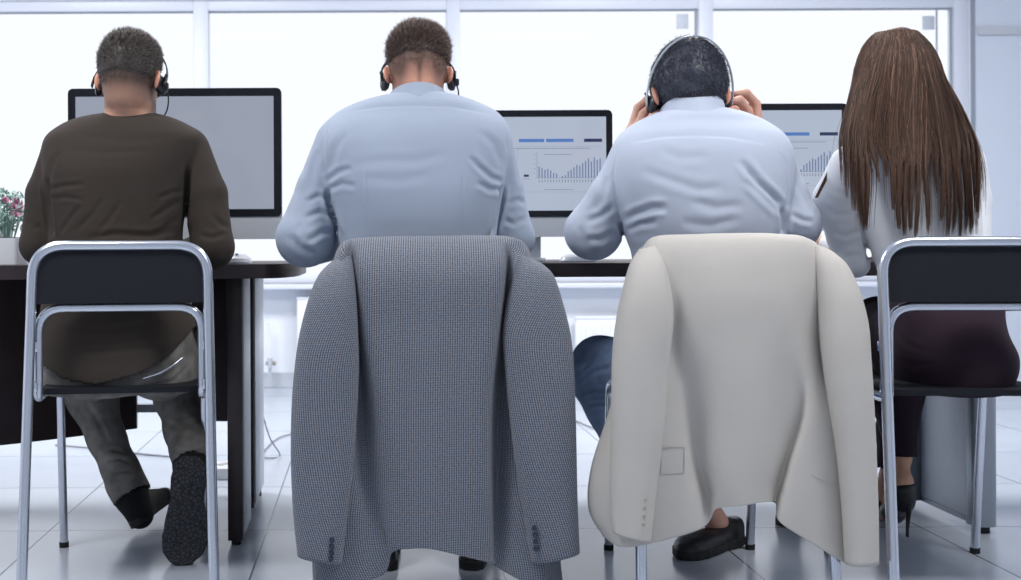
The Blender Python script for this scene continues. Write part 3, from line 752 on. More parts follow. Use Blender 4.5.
def hair_cap(M, sc, line, lump, seed, res=.0035, grow=(.0, .0, .0), thick=.007):
    c = np.array(M.translation); Mi = np.array(M.inverted()); r = np.random.RandomState(seed)
    fd = Field(c - .16 * sc, c + .16 * sc, res)
    ks = [(r.normal(size=3) * 70, r.uniform(0, 6.28)) for _ in range(10)]
    def fn(X, Y, Z):
        x = (Mi[0, 0] * X + Mi[0, 1] * Y + Mi[0, 2] * Z + Mi[0, 3]) / sc; y = (Mi[1, 0] * X + Mi[1, 1] * Y + Mi[1, 2] * Z + Mi[1, 3]) / sc; z = (Mi[2, 0] * X + Mi[2, 1] * Y + Mi[2, 2] * Z + Mi[2, 3]) / sc
        cut = line(x, y, z)
        d = ell_d(x, y, z, np.array((0, -.008, .035)), np.array((.076, .097, .088)))
        d = smin(d, ell_d(x, y, z, np.array((0, -.03, -.005)), np.array((.064, .066, .07))), .03) - .0004 - thick * np.clip(cut / .06, 0, 1) ** 1.3
        if grow[2]: d = smin(d, ell_d(x, y, z, np.array((0, grow[0], .07)), np.array((.062 + grow[1], .08, .05 + grow[2]))), .03)
        n = sum(np.sin(x * k[0] + y * k[1] + z * k[2] + ph) for k, ph in ks) / 5
        d = d + n * lump * np.clip(cut / .03, 0, 1)
        return -smin(-d, cut, .008) * sc
    fd.op(lambda X, Y, Z: fn(X, Y, Z), c - .15 * sc, c + .15 * sc, 0)
    V, Q = fd.mesh(1); return V, Q
def spikes(base, nrm, length, dirf, col, rnd, r=.0009, seg=3, curl=.3):
    """short hairs: base points, normals; returns V, tri faces, colours"""
    n = len(base); L = length[:, None]; d0 = nrm; d1 = dirf
    up = np.cross(d0, d1 + rnd.normal(size=(n, 3)) * .1); up /= np.linalg.norm(up, axis=1)[:, None] + 1e-9
    sd = np.cross(d0, up); sd /= np.linalg.norm(sd, axis=1)[:, None] + 1e-9
    Vs = []
    p = base - nrm * .002
    for k in range(seg + 1):
        t = k / seg; w = r * (1 - t) if k < seg else 0
        if k: 
            d = d0 * (1 - t) * .8 + d1 * (t + .25) ; d /= np.linalg.norm(d, axis=1)[:, None] + 1e-9; p = p + d * L / seg
        if k < seg:
            for a in range(3):
                an = a * 2.094; Vs.append(p + (up * math.cos(an) + sd * math.sin(an)) * (r * (1 - .7 * t)))
        else: Vs.append(p)
    m = len(Vs); V = np.stack(Vs, 1).reshape(-1, 3); tri = []
    for k in range(seg - 1):
        for a in range(3):
            b = (a + 1) % 3; tri += [(k * 3 + a, k * 3 + b, k * 3 + 3 + b), (k * 3 + a, k * 3 + 3 + b, k * 3 + 3 + a)]
    for a in range(3): tri.append(((seg - 1) * 3 + a, (seg - 1) * 3 + (a + 1) % 3, seg * 3))
    T = (np.arange(n)[:, None, None] * m + np.array(tri)[None]).reshape(-1, 3)
    return V, T, np.repeat(col, m, 0)
def tri_of(Q): return np.concatenate([Q[:, [0, 1, 2]], Q[:, [0, 2, 3]]])
def join(parts):
    V, T, C = [], [], []; o = 0
    for v, t, c in parts: V.append(v); T.append(t + o); C.append(c); o += len(v)
    return np.concatenate(V), np.concatenate(T), np.concatenate(C)
def men_hair(parent, M, sc, seed, line, hc, lump=.0016, grow=(0, 0, 0), thick=.006, n=5200, lmin=.008, lmax=.02, comb=(0, .3, .6), fade=.05, up=.5, nf=5000):
    V, Q = hair_cap(M, sc, line, lump, seed, grow=grow, thick=thick); N = normals(V, Q); rn = np.random.RandomState(seed)
    Mi = np.array(M.inverted()); loc = (V @ Mi[:3, :3].T + Mi[:3, 3]) / sc
    base = np.array(s2l(hc)); col = base[None] * (1 + .0 * V[:, :1]); sh = .85 + .3 * rn.rand(len(V)); col = col * sh[:, None]
    d = line(*loc.T); ok = np.where((d > -.004) & (N @ np.array(M.to_3x3().col[2]) > -2))[0]
    pick = ok[rn.randint(0, len(ok), n)]
    b = V[pick] + rn.normal(size=(n, 3)) * .0015; nn = N[pick]
    R3 = np.array(M.to_3x3()); cd = R3 @ np.array(comb); z = loc[pick, 2]; L = lmin + (lmax - lmin) * np.clip((z - .0) / .09, 0, 1) + rn.rand(n) * .004
    dd = nn * up + cd[None] + rn.normal(size=(n, 3)) * .24; dd /= np.linalg.norm(dd, axis=1)[:, None]
    tone = base[None] * rn.uniform(.45, 2.3, (n, 1)) * np.array([1, 1, 1.02])
    s = spikes(b, nn, L, dd, tone, rn)
    fl = lambda x, y, z: line(x, y, z) + fade; Vf, Qf = hair_cap(M, sc, fl, 0, seed, thick=-.0003); Nf = normals(Vf, Qf); lf = (Vf @ Mi[:3, :3].T + Mi[:3, 3]) / sc
    q = np.clip(fl(*lf.T) / fade, 0, 1) * (line(*lf.T) < .012); ok = np.where((q > 0) & (rn.rand(len(q)) < q))[0]
    if len(ok):
        pk = ok[rn.randint(0, len(ok), nf)]; d2 = Nf[pk] * .5 + (R3 @ np.array((0, 0, -.7)))[None] + rn.normal(size=(nf, 3)) * .3; d2 /= np.linalg.norm(d2, axis=1)[:, None]
        s2 = spikes(Vf[pk] + rn.normal(size=(nf, 3)) * .0012, Nf[pk], .003 + .004 * q[pk] * rn.rand(nf), d2, base[None] * rn.uniform(.5, 1.9, (nf, 1)), rn, r=.0005, seg=2)
        V2, T2, C2 = join([(V, tri_of(Q), col), s, s2])
    else: V2, T2, C2 = join([(V, tri_of(Q), col), s])
    return np_mesh('hair', V2, T2, M_hair, parent, C2)

# ------------------------------------------------------------------ hands, feet
def hand(fd, wrist, tip_dir, palm_n, side, curl=.5, sc=1.0, ins=0):
    """wrist point, direction to fingertips, palm normal, side=+1 thumb toward (dir x normal)"""
    w = Vector(wrist); d = Vector(tip_dir).normalized(); n = Vector(palm_n).normalized(); n = (n - d * n.dot(d)).normalized(); s = d.cross(n) * side
    Lf = [.066, .075, .070, .055]
    fd.cone(w, w + d * .03 * sc, .026 * sc, .03 * sc, .01)
    for i in range(4):
        o = (1.5 - i) * .019 * sc; kn = w + d * (.088 - abs(1.2 - i) * .005) * sc + s * o
        fd.cone(w + d * .02 * sc + s * o * .7, kn, .015 * sc, .0115 * sc, .012)
        p = kn; a = .15 + curl * .3; L_ = Lf[i] * sc
        for j, fr in enumerate((.45, .30, .25)):
            dd = d * math.cos(a) + n * math.sin(a) + s * (1.5 - i) * .04; q = p + dd * L_ * fr
            fd.cone(p, q, (.0098 - j * .0008) * sc, (.0092 - j * .0009) * sc, .003); p = q; a += curl * (.9 if j == 0 else .7)
    t0 = w + d * .025 * sc + s * .024 * sc; t1 = t0 + (d * .55 + s * .7 + n * .3).normalized() * .038 * sc; t2 = t1 + (d * .85 + s * .25 + n * .35).normalized() * .03 * sc; t3 = t2 + (d * .9 + n * .3).normalized() * .024 * sc
    fd.cone(t0, t1, .016 * sc, .0125 * sc, .01); fd.cone(t1, t2, .0115 * sc, .0105 * sc, .003); fd.cone(t2, t3, .0105 * sc, .0085 * sc, .003)

def shoe_mesh(low=False):
    """x width, y heel(0)->toe(.28), z up. Returns upper (V,Q) and sole (V,Q)"""
    def wid(y): return np.interp(y, [0, .02, .06, .11, .17, .21, .25, .272, .284], [.012, .028, .033, .030, .040, .044, .036, .02, .004])
    def cxx(y): return np.interp(y, [0, .1, .2, .28], [0, 0, .006, .0])
    sole = Field((-.07, -.02, -.01), (.07, .31, .05), .003)
    def sf(X, Y, Z):
        a = wid(Y); d = np.abs(X - cxx(Y)) - a - .003; z0 = np.interp(Y, [0, .22, .285], [0, 0, .012]) if False else 0
        end = np.maximum(-Y + .0, Y - .284)
        d = np.maximum(d, end); return np.maximum(d, np.maximum(-Z, Z - .022))
    sole.op(sf, (-.06, -.01, 0), (.06, .3, .03), 0)
    up = Field((-.07, -.02, 0), (.07, .31, .15), .0035)
    def uf(X, Y, Z):
        top = np.interp(Y, [0, .05, .09, .13, .18, .23, .27, .285], [.066, .068, .056, .050, .052, .046, .036, .022] if low else [.095, .098, .095, .082, .06, .048, .036, .022])
        a = wid(Y) * (1 - .45 * np.clip((Z - .02) / .09, 0, 1) ** 1.5) ; d = np.abs(X - cxx(Y)) - a
        d = smin(-d, -(Z - top), .02) * -1 if True else d
        d = np.maximum(d, np.maximum(.008 - Y, Y - .28)); return np.maximum(d, .015 - Z)
    up.op(uf, (-.06, -.01, 0), (.06, .3, .12), 0)
    return up.mesh(2), sole.mesh(1)
SHOE_UP, SHOE_SOLE = shoe_mesh(); LOAFER = shoe_mesh(True)[0]
def place_shoe(parent, heel, toe, soledir, label=None, sc=1.0, flip=1, mat_sole=None, mup=None, low=False):
    """heel/toe: world points of the sole ends; soledir: the way the sole faces"""
    h, t = Vector(heel), Vector(toe); y = (t - h).normalized(); z = -Vector(soledir).normalized(); z = (z - y * z.dot(y)).normalized(); x = y.cross(z)
    s = (t - h).length / .284; B = np.array([x * s * sc * flip, y * s, z * s * sc]); c = np.array(h)
    def T(V): return V @ B + c
    V, Q = LOAFER if low else SHOE_UP; V, Q2 = T(V), (Q if flip > 0 else Q[:, ::-1])
    o = np_mesh('shoe', V, Q2, mup or M_shoe, parent)
    V, Q = SHOE_SOLE; so = np_mesh('sole', T(V), Q if flip > 0 else Q[:, ::-1], mat_sole or M_rubber, o)
    if label: o['label'] = label
    return o
def headset(M, sc, label, boom=0, band_tilt=12, wide=.0, silver=False, group='call centre headsets', top=.142):
    t = empty('headset', tuple(M @ Vector((0, 0, .1))), label, 'headset', group)
    up = []; a = math.radians(band_tilt)
    def W(x, y, z): return M @ Vector((x * sc, y * sc, z * sc))
    R_ = .096 + wide; n = 26; mb = MB(); pts = []
    for k in range(n + 1):
        th = math.radians(-8 + 196 * k / n); x = R_ * math.cos(th); z = max(math.sin(th), -.2) * top
        pts.append(W(x, z * math.sin(a) - .004, z * math.cos(a) - .004))
    rib = MB(); m = len(pts); c0 = W(0, 0, .03)
    # flat band: a thin rectangular section
    vs = []; ydir = (M.to_3x3() @ Vector((0, math.cos(a), -math.sin(a)))).normalized()
    for i, p in enumerate(pts):
        tg = (pts[min(i + 1, m - 1)] - pts[max(i - 1, 0)]).normalized(); nn = tg.cross(ydir).normalized()
        hw = .0045; ht = .0016
        vs += [p + ydir * hw + nn * ht, p - ydir * hw + nn * ht, p - ydir * hw - nn * ht, p + ydir * hw - nn * ht]
    fs = [(i * 4 + k, i * 4 + (k + 1) % 4, i * 4 + 4 + (k + 1) % 4, i * 4 + 4 + k) for i in range(m - 1) for k in range(4)] + [(0, 1, 2, 3), tuple(range(4 * m - 4, 4 * m))]
    rib.add(vs, fs).build('headband', M_silver if silver else M_dark, t)
    for s in (-1, 1):
        c = W(s * .090, .004, -.016); ax = (M.to_3x3() @ Vector((s, -.25, 0))).normalized()
        e = MB().tube([c - ax * .010, c - ax * .005, c + ax * .004, c + ax * .008], [.018, .023, .023, .015], 22); e.build('ear_cup', M_dark, t)
        MB().tube([W(s * (R_ - .001), .000, .014), W(s * .094, .003, -.010)], .0045, 8).build('arm', M_dark, t)
    if boom:
        s = boom; b0 = W(s * .100, .004, -.018)
        MB().box(b0 - Vector((.006, .008, .009)), b0 + Vector((.009, .008, .009)), .003).build('boom_hinge', M_dark, t)
        pp = smoothline([b0, W(s * .108, .015, -.045), W(s * .098, .04, -.075), W(s * .068, .08, -.088)], 6)
        MB().tube(pp, .0018, 8).build('microphone_boom', M_dark, t)
        MB().tube([pp[-1], pp[-1] + (pp[-1] - pp[-2]).normalized() * .022], .0065, 10).build('microphone', M_dark, t)
    return t

def eyeglasses(M, sc, label):
    t = empty('eyeglasses', tuple(M @ Vector((0, .1 * sc, .01 * sc))), label, 'eyeglasses')
    W = lambda x, y, z: M @ Vector((x * sc, y * sc, z * sc))
    for s in (-1, 1):
        MB().tube([W(s * .0815, -.018, -.002), W(s * .0825, -.004, .016), W(s * .080, .05, .019), W(s * .070, .108, .018)], [.0014, .0018, .0018, .0018], 8).build('temple', M_dark, t)
        ring = [W(s * .035 + .0255 * math.cos(a), .116 - .010 * (abs(s * .035 + .0255 * math.cos(a)) / .06) ** 2, .010 + .018 * math.sin(a)) for a in [2 * math.pi * k / 24 for k in range(24)]]
        MB().tube(ring, .0013 * sc, 6, closed=True).build('rim', M_dark, t)
        q = MB(); q.add(ring + [p + (M.to_3x3() @ Vector((0, .001, 0))) for p in ring], [tuple(range(24)), tuple(range(24, 48))[::-1]] + [(k, 24 + k, 24 + (k + 1) % 24, (k + 1) % 24) for k in range(24)]).build('lens', M_glass, t)
    MB().tube([W(-.0095, .117, .014), W(0, .121, .017), W(.0095, .117, .014)], .0013, 6).build('bridge', M_dark, t)

# ================================================================== people
def chain_pts(lst): return [tuple(P(a, b, c)) + (r,) for a, b, c, r in lst]
def bbox_of(pts, m=.12):
    A = np.array([p[:3] for p in pts]); return A.min(0) - m, A.max(0) + m
def body(label, torso, arms, legs, neck, M, sc, skin, blend, hairc, hands, beard=0, extra=None, ins=.020, pelvis=None):
    R = loft_rows([(a_, b_ + 8, c_ - 8, d_ + .045, e_ - .01) if a_ >= 325 else (a_, b_, c_, d_, e_) for a_, b_, c_, d_, e_ in torso]); lo, hi = loft_bounds(R)
    pts = [p for ch in arms + legs for p in ch] + [tuple(M.translation)] + [lo, hi]
    a, b = bbox_of(pts, .16); a[2] = max(a[2], .0); b[2] = max(b[2], M.translation.z + .17)
    fd = Field(a, b, .0045)
    fd.op(loft_fn(R, ins), lo, hi, .02)
    if pelvis is not None:
        Rp = loft_rows(pelvis); l2, h2 = loft_bounds(Rp); fd.op(loft_fn(Rp, ins), l2, h2, .03)
    for ch in arms: fd.chain([(a_, b_, c_, r_ - min(ins, r_ * .25)) for a_, b_, c_, r_ in ch], .02)
    for ch in legs: fd.chain(ch, .03, ins)
    n0, n1, nr = neck; hm = M @ Vector((0, -.022 * sc, -.045 * sc))
    fd.cone(n0, n1, nr * 1.12, nr, .03); fd.cone(n1, hm, nr, nr * .98, .03)
    add_head(fd, M, sc)
    for h in hands: hand(fd, *h)
    if extra: extra(fd)
    V, Q = fd.mesh(1)
    col = head_cols(V, M, sc, skin, hairc, blend, beard)
    o = np_mesh('person', V, Q, M_skin, None, col)
    tag(o, label, 'person'); return o
def garment(name, parent, m, torso, chains, cr, res=.005, hem=None, folds=(.0012, 26, 1, (1, 1, .6)), k=.014, cut=None, sm=1, n=2.35, extra=None, lab=None):
    pts = [p for ch in chains for p in ch]
    if torso is not None:
        R = loft_rows(torso); lo, hi = loft_bounds(R); pts = pts + [tuple(lo) , tuple(hi)]
    a, b = bbox_of(pts, .13); fd = Field(a, b, res)
    if torso is not None: fd.op(loft_fn(R, 0, n), lo, hi, k)
    for ch in chains: fd.chain(ch, k)
    if extra: extra(fd)
    V, Q = fd.mesh(sm)
    if folds: V = fold_noise(V, Q, *folds)
    if cr: V = creases(V, Q, cr, cs=.7)
    if hem is not None:
        c = V[Q].mean(1); keep = hem(c, proj(c)); V, Q = drop_unused(V, Q[keep])
    o = np_mesh(name, V, Q, m, parent)
    if hem is not None:
        s = o.modifiers.new('cloth_thickness', 'SOLIDIFY'); s.thickness = .002; s.offset = -1
    if lab: o['label'] = lab
    return o
def cuff_cut(ends):
    """drop faces beyond a sleeve end: (point, direction)"""
    def f(c, p):
        k = np.ones(len(c), bool)
        for q, d in ends:
            d = np.array(Vector(d).normalized()); r = c - np.array(q); a = r @ d; k &= ~((a > 0) & (np.linalg.norm(r - np.outer(a, d), axis=1) < .07) & (a < .16))
        return k
    return f
def collar(parent, m, c, rx, ry, h, tilt, flare=.010, gap=.25, yaw=0):
    """shirt collar: a stand with its fold-over leaf, open at the throat"""
    T = Matrix.Translation(c) @ Euler((math.radians(-tilt), 0, math.radians(yaw)), 'XYZ').to_matrix().to_4x4()
    prof = [(-.004, -h * .2), (-.003, h * .5), (-.001, h * .92), (.0015, h), (.0045, h * .93), (.0065, h * .5), (.0085, 0), (.0085 + flare * .4, -h * .25)]
    n = 56; vs = []
    for i in range(n + 1):
        a = math.pi / 2 + gap + (2 * math.pi - 2 * gap) * i / n; f = abs(i / n - .5) * 2
        for o, z in prof:
            zz = z - (f ** 3) * .012; vs.append(T @ Vector(((rx + o) * math.cos(a), (ry + o) * math.sin(a), zz)))
    k = len(prof); fs = [(i * k + j, i * k + j + 1, (i + 1) * k + j + 1, (i + 1) * k + j) for i in range(n) for j in range(k - 1)]
    o = MB().add(vs, fs).build('collar', m, parent); s = o.modifiers.new('cloth_thickness', 'SOLIDIFY'); s.thickness = .0022; s.offset = 0
    return o

# ---------------- the man in brown (left)
def man_brown():
    M = head_matrix(130, 80.5, 3.03, -9, 14); sc = .92
    torso = [(114, 103, 156, 3.02, 3.13), (116.5, 92, 164, 3.0, 3.15), (121, 76, 178, 2.975, 3.17), (128, 62, 192, 2.955, 3.18), (138, 50, 203, 2.935, 3.18), (150, 46, 200, 2.92, 3.17), (170, 46, 190, 2.90, 3.15),
             (190, 47, 186, 2.895, 3.13), (215, 50, 184, 2.89, 3.12), (240, 51, 182, 2.88, 3.11), (280, 48, 186, 2.86, 3.12), (330, 42, 196, 2.812, 3.13), (362, 41, 199, 2.797, 3.14), (386, 44, 196, 2.797, 3.12)]
    pelvis = [(325, 49, 190, 2.86, 3.12), (350, 43, 197, 2.835, 3.15), (375, 42, 199, 2.815, 3.15), (390, 46, 195, 2.82, 3.12)]
    aL = chain_pts([(66, 152, 3.06, .058), (48, 195, 3.03, .052), (40, 245, 3.0, .048), (52, 248, 3.12, .042), (76, 251, 3.30, .031)])
    aR = chain_pts([(188, 152, 3.06, .058), (206, 195, 3.03, .052), (213, 247, 3.0, .053), (205, 249, 3.12, .043), (184, 251, 3.30, .031)])
    lL = chain_pts([(92, 366, 3.02, .085), (82, 352, 3.42, .068), (92, 395, 3.39, .064), (107, 440, 3.35, .046), (119, 468, 3.32, .043), (128, 486, 3.30, .046)])
    lR = chain_pts([(160, 366, 3.02, .085), (176, 350, 3.42, .068), (180, 395, 3.33, .066), (187, 430, 3.22, .051), (190, 450, 3.14, .045), (191, 460, 3.11, .046)])
    line = lambda x, y, z: (z - (-.012 + np.clip(y + .03, 0, .2) * .75 + .10 * np.clip(np.abs(x) - .05, 0, 1)))
    def blend0(x, y, z):   # faded sides and nape
        edge = -.112
        m = np.clip((z - edge - np.clip(y, 0, 1) * .9) / .085, 0, 1) * (y < .075); top = (z > .075 + .0 * y) * (y < .085)
        ear = np.abs(x) > .079
        return np.maximum(m * .88, top) * ~ear
    blend = lambda x, y, z: np.maximum(blend0(x, y, z), np.clip((line(x, y, z) + .03) / .03, 0, 1) * (np.abs(x) < .079) * (y < .08))
    hairc = (66, 58, 54)
    neck = (P(130, 122, 3.06), P(130, 108, 3.055), .056)
    wl, wr = Vector(aL[-1][:3]), Vector(aR[-1][:3])
    ext = None
    p = body('person in a brown long-sleeved top and grey jeans, seated with feet tucked under the chair', torso, [aL, aR], [lL, lR], neck, M, sc, (208, 158, 134), blend, hairc,
             [(wl, (.25, 1, -.02), (0, 0, -1), -1, .35), (wr, (-.25, 1, -.02), (0, 0, -1), 1, .35)], beard=.85, extra=ext, pelvis=pelvis)
    men_hair(p, M, sc, 11, line, (62, 56, 53), lump=.0006, thick=.006, n=11000, lmin=.004, lmax=.017, comb=(.15, .5, .45), up=.6)
    cr = [([(47, 178), (48, 205), (52, 237)], 3.2, .016), ([(187, 165), (187, 190), (185, 215), (181, 237)], 3.2, .016),
          ([(95, 236), (110, 218), (122, 200)], 3, .0035), ([(75, 232), (92, 215), (105, 196)], 3, .003), ([(60, 233), (72, 216), (82, 205)], 2.5, .003), ([(85, 239), (115, 234), (150, 236), (178, 228)], 3.5, .005),
          ([(49, 190), (62, 186), (85, 184)], 2.5, .004), ([(50, 200), (66, 197), (84, 200)], 2.5, .003), ([(186, 190), (172, 192), (158, 198)], 2.5, .0045), ([(186, 200), (170, 206), (150, 220)], 3, .0035),
          ([(185, 215), (172, 222), (160, 232)], 3, .003), ([(80, 136), (130, 140), (180, 135)], 4, .0015), ([(70, 150), (110, 153), (150, 150)], 3, .0014), ([(195, 150), (190, 168), (188, 186)], 3, .003),
          ([(60, 150), (52, 165), (48, 182)], 3, .003), ([(212, 215), (222, 225), (230, 226)], 3, .003), ([(200, 235), (212, 238), (226, 234)], 3, .004), ([(26, 220), (34, 228), (42, 226)], 3, .003),
          ([(60, 345), (100, 352), (150, 345), (185, 330)], 4, .003), ([(60, 325), (110, 330), (170, 318)], 4, .002)]
    hx = [36, 43, 62, 96, 139, 170, 192, 205]; hy = [356, 365, 379, 385, 374, 355, 330, 318]
    cc = cuff_cut([(wl, wl - Vector(aL[-2][:3])), (wr, wr - Vector(aR[-2][:3]))])
    hem = lambda c, q: (q[:, 1] < np.interp(q[:, 0], hx, hy)) & cc(c, q)
    garment('long_sleeved_top', p, M_wood_shirt, torso, [aL, aR], cr, .0045, hem, (.0022, 24, 4, (1, 1, .5)), k=.012)
    crj = [([(48, 372), (75, 386), (100, 390)], 2, .003), ([(150, 388), (175, 380), (192, 362)], 2, .004), ([(140, 374), (168, 366), (190, 350)], 1.6, .004), ([(85, 400), (100, 425), (112, 450)], 3, .004), ([(100, 452), (112, 449), (124, 452)], 2.2, .006),
           ([(104, 462), (118, 458), (131, 462)], 2.2, .006), ([(110, 474), (122, 471), (134, 470)], 2, .005), ([(160, 420), (180, 428), (205, 418)], 3, .004), ([(168, 440), (188, 446), (206, 436)], 2.5, .006), ([(172, 452), (190, 456), (206, 448)], 2, .005)]
    ex = lambda fd: (fd.cone(P(125, 482, 3.30), P(132, 494, 3.295), .056, .054, .008), fd.cone(P(121, 468, 3.31), P(123, 473, 3.31), .051, .051, .006), )
    ankles = [(P(133, 495, 3.295), P(133, 495, 3.295) - P(120, 470, 3.32)), (P(191, 464, 3.09), P(191, 464, 3.09) - P(188, 440, 3.17))]
    garment('jeans', p, M_jeansg, pelvis, [[(a, b, c, r + .004) for a, b, c, r in lL], [(a, b, c, r + .004) for a, b, c, r in lR]], crj, .005, cuff_cut(ankles), (.003, 30, 7, (1, 1, 1)), k=.03, extra=ex)
    # zipped pocket on the seat of the jeans
    zp = [P(a, b, c) for a, b, c in ((143, 379, 2.812), (160, 373, 2.822), (172, 366, 2.838), (182, 358, 2.862))]
    MB().tube(smoothline(zp), .0028, 8).build('pocket_zip', M_chrome, [c for c in p.children if c.name.startswith('jeans')][0])
    for q in ([(125, 478, 3.31, .036), (131, 496, 3.30, .044), (140, 515, 3.31, .038)], [(190, 455, 3.12, .036), (191, 465, 3.10, .044), (190, 472, 3.07, .040)]):
        c = chain_pts(q); fd = Field(*[np.array(v) for v in bbox_of(c, .06)], .004); fd.chain(c, .02); V, Q = fd.mesh(1); np_mesh('sock', V, Q, M_sock, p)
    place_shoe(p, P(137, 527, 3.27), P(172, 500, 3.50), (.45, -.25, -.85), sc=1.1)
    place_shoe(p, P(191, 456, 3.03), P(180, 567, 2.96), (.08, -1, -.15), label='shoe standing on its toe, tread facing back', sc=1.32, mat_sole=M_tread)
    headset(M, sc, 'black headset with microphone boom on the man in brown', boom=1, band_tilt=24, wide=.009, top=.126)
    eyeglasses(M, sc, 'thin dark eyeglasses on the man in brown, one arm showing at his ear')
    return p
def tread():
    m = mat('shoe_tread', (34, 34, 38), .75)
    nt = m.node_tree; N = nt.nodes; L = nt.links; v = N.new('ShaderNodeTexVoronoi'); v.inputs['Scale'].default_value = 105; v.feature = 'DISTANCE_TO_EDGE'
    tc = N.new('ShaderNodeTexCoord'); L.new(tc.outputs['Object'], v.inputs['Vector']); b = N.new('ShaderNodeBump'); b.inputs['Distance'].default_value = .004; L.new(v.outputs[0], b.inputs['Height']); L.new(b.outputs[0], N['Principled BSDF'].inputs['Normal'])
    cr = N.new('ShaderNodeValToRGB'); cr.color_ramp.elements[0].color = s2l((20, 20, 23)) + (1,); cr.color_ramp.elements[1].color = s2l((66, 67, 73)) + (1,); cr.color_ramp.elements[1].position = .22
    L.new(v.outputs[0], cr.inputs[0]); L.new(cr.outputs[0], N['Principled BSDF'].inputs['Base Color'])
    return m
M_tread = tread()

# ---------------- the man in the blue shirt behind the grey jacket
def man_blue():
    M = head_matrix(418, 76, 3.06, 0, 24); sc = .95
    torso = [(95, 391, 446, 2.965, 3.12), (98, 380, 457, 2.955, 3.16), (102, 364, 470, 2.945, 3.18), (108, 347, 484, 2.928, 3.19), (116, 333, 498, 2.915, 3.19), (130, 323, 507, 2.885, 3.18), (150, 320, 508, 2.865, 3.16), (187, 327, 503, 2.85, 3.13),
             (215, 334, 498, 2.85, 3.12), (235, 338, 495, 2.855, 3.11), (262, 341, 492, 2.86, 3.10), (330, 338, 494, 2.83, 3.11), (376, 345, 488, 2.84, 3.11)]
    pelvis = [(325, 345, 490, 2.85, 3.10), (350, 340, 494, 2.84, 3.13), (375, 342, 492, 2.85, 3.13), (388, 352, 482, 2.87, 3.1)]
    aL = chain_pts([(339, 143, 3.04, .062), (319, 190, 3.02, .056), (305, 238, 3.0, .071), (335, 243, 3.20, .046), (374, 249, 3.36, .031)])
    aR = chain_pts([(489, 145, 3.04, .060), (504, 190, 3.05, .047), (512, 238, 3.04, .055), (500, 244, 3.20, .044), (468, 249, 3.36, .031)])
    lL = chain_pts([(382, 366, 3.0, .085), (362, 350, 3.43, .068), (372, 440, 3.2, .056), (384, 530, 2.97, .042)])
    lR = chain_pts([(452, 366, 3.0, .085), (468, 350, 3.43, .068), (470, 440, 3.2, .056), (472, 530, 2.97, .042)])
    line = lambda x, y, z: (z - (.012 + np.clip(y + .03, 0, .2) * .6 + .25 * np.clip(np.abs(x) - .045, 0, 1) - .006 * np.exp(-(x / .012) ** 2)))
    def blend0(x, y, z):
        ax = np.abs(x); edge = -.058 - .030 * np.exp(-(x / .007) ** 2) - .028 * np.exp(-((ax - .05) / .016) ** 2)
        m = np.clip((z - edge - np.clip(y, 0, 1) * .4) / .055, 0, 1) * (y < .075); return m * .85 * (ax < .079)
    blend = lambda x, y, z: np.maximum(blend0(x, y, z), np.clip((line(x, y, z) + .03) / .03, 0, 1) * (np.abs(x) < .079) * (y < .08))
    neck = (P(418, 106, 3.07), P(418, 96, 3.07), .056)
    wl, wr = Vector(aL[-1][:3]), Vector(aR[-1][:3])
    p = body('person in a light blue shirt seated behind the grey tweed jacket, elbows on the desk', torso, [aL, aR], [lL, lR], neck, M, sc, (212, 156, 134), blend, (72, 56, 50),
             [(wl, (.3, 1, -.02), (0, 0, -1), -1, .35), (wr, (-.3, 1, -.02), (0, 0, -1), 1, .35)], pelvis=pelvis, beard=.5)
    men_hair(p, M, sc, 21, line, (70, 56, 50), lump=.003, thick=.006, n=11000, lmin=.006, lmax=.026, comb=(.35, .15, .6), up=.7, grow=(.01, .0, .006))
    cr = [([(327, 188), (329, 205), (335, 222), (339, 236)], 3, .018), ([(503, 184), (500, 205), (496, 222), (493, 237)], 3, .018),
          ([(328, 120), (323, 145), (325, 170), (328, 188)], 1.4, .0035), ([(505, 125), (507, 150), (505, 172), (502, 186)], 1.4, .0035),
          ([(345, 112), (380, 106.5), (418, 105.5), (455, 107), (490, 114)], -1.1, .0028),
          ([(365, 165), (366, 195), (368, 232)], 1.1, .0016), ([(464, 160), (463, 195), (461, 232)], 1.1, .0016),
          ([(325, 182), (338, 172), (352, 168)], 3, .006), ([(328, 190), (342, 184), (356, 186)], 3, .005), ([(504, 182), (492, 178), (478, 166), (470, 156)], 3, .007), ([(503, 190), (490, 190), (476, 182)], 3, .005),
          ([(350, 166), (385, 160), (418, 161), (450, 152)], 5, .0018), ([(362, 178), (400, 181), (430, 174)], 5, .0014), ([(345, 132), (335, 150), (330, 172)], 4, .004), ([(480, 130), (495, 145), (502, 165)], 4, .004),
          ([(329, 200), (318, 196), (306, 202)], 3, .007), ([(334, 218), (320, 212), (304, 218)], 3.2, .006), ([(338, 232), (322, 232), (306, 242)], 3.5, .006), ([(318, 150), (313, 168), (309, 190)], 4, .004), ([(288, 235), (300, 248), (316, 254)], 4, .005),
          ([(300, 222), (296, 236), (300, 250)], 3, .004), ([(508, 205), (518, 200), (526, 204)], 3, .005), ([(504, 220), (514, 224), (526, 218)], 3, .005), ([(516, 150), (518, 170), (520, 186)], 3, .003)]
    cc = cuff_cut([(wl, wl - Vector(aL[-2][:3])), (wr, wr - Vector(aR[-2][:3]))])
    sh = garment('shirt', p, M_blue, torso, [aL, aR], cr, .0045, cc, (.0016, 22, 9, (1, 1, .6)), k=.012)
    collar(sh, M_blue, P(418, 110, 3.028), .068, .076, .038, 20)
    garment('trousers', p, M_navy, pelvis, [[(a, b, c, r + .004) for a, b, c, r in lL], [(a, b, c, r + .004) for a, b, c, r in lR]], None, .007, cuff_cut([(P(384, 530, 2.97), (0, -.3, -1)), (P(472, 530, 2.97), (0, -.3, -1))]), (.002, 26, 3), k=.03)
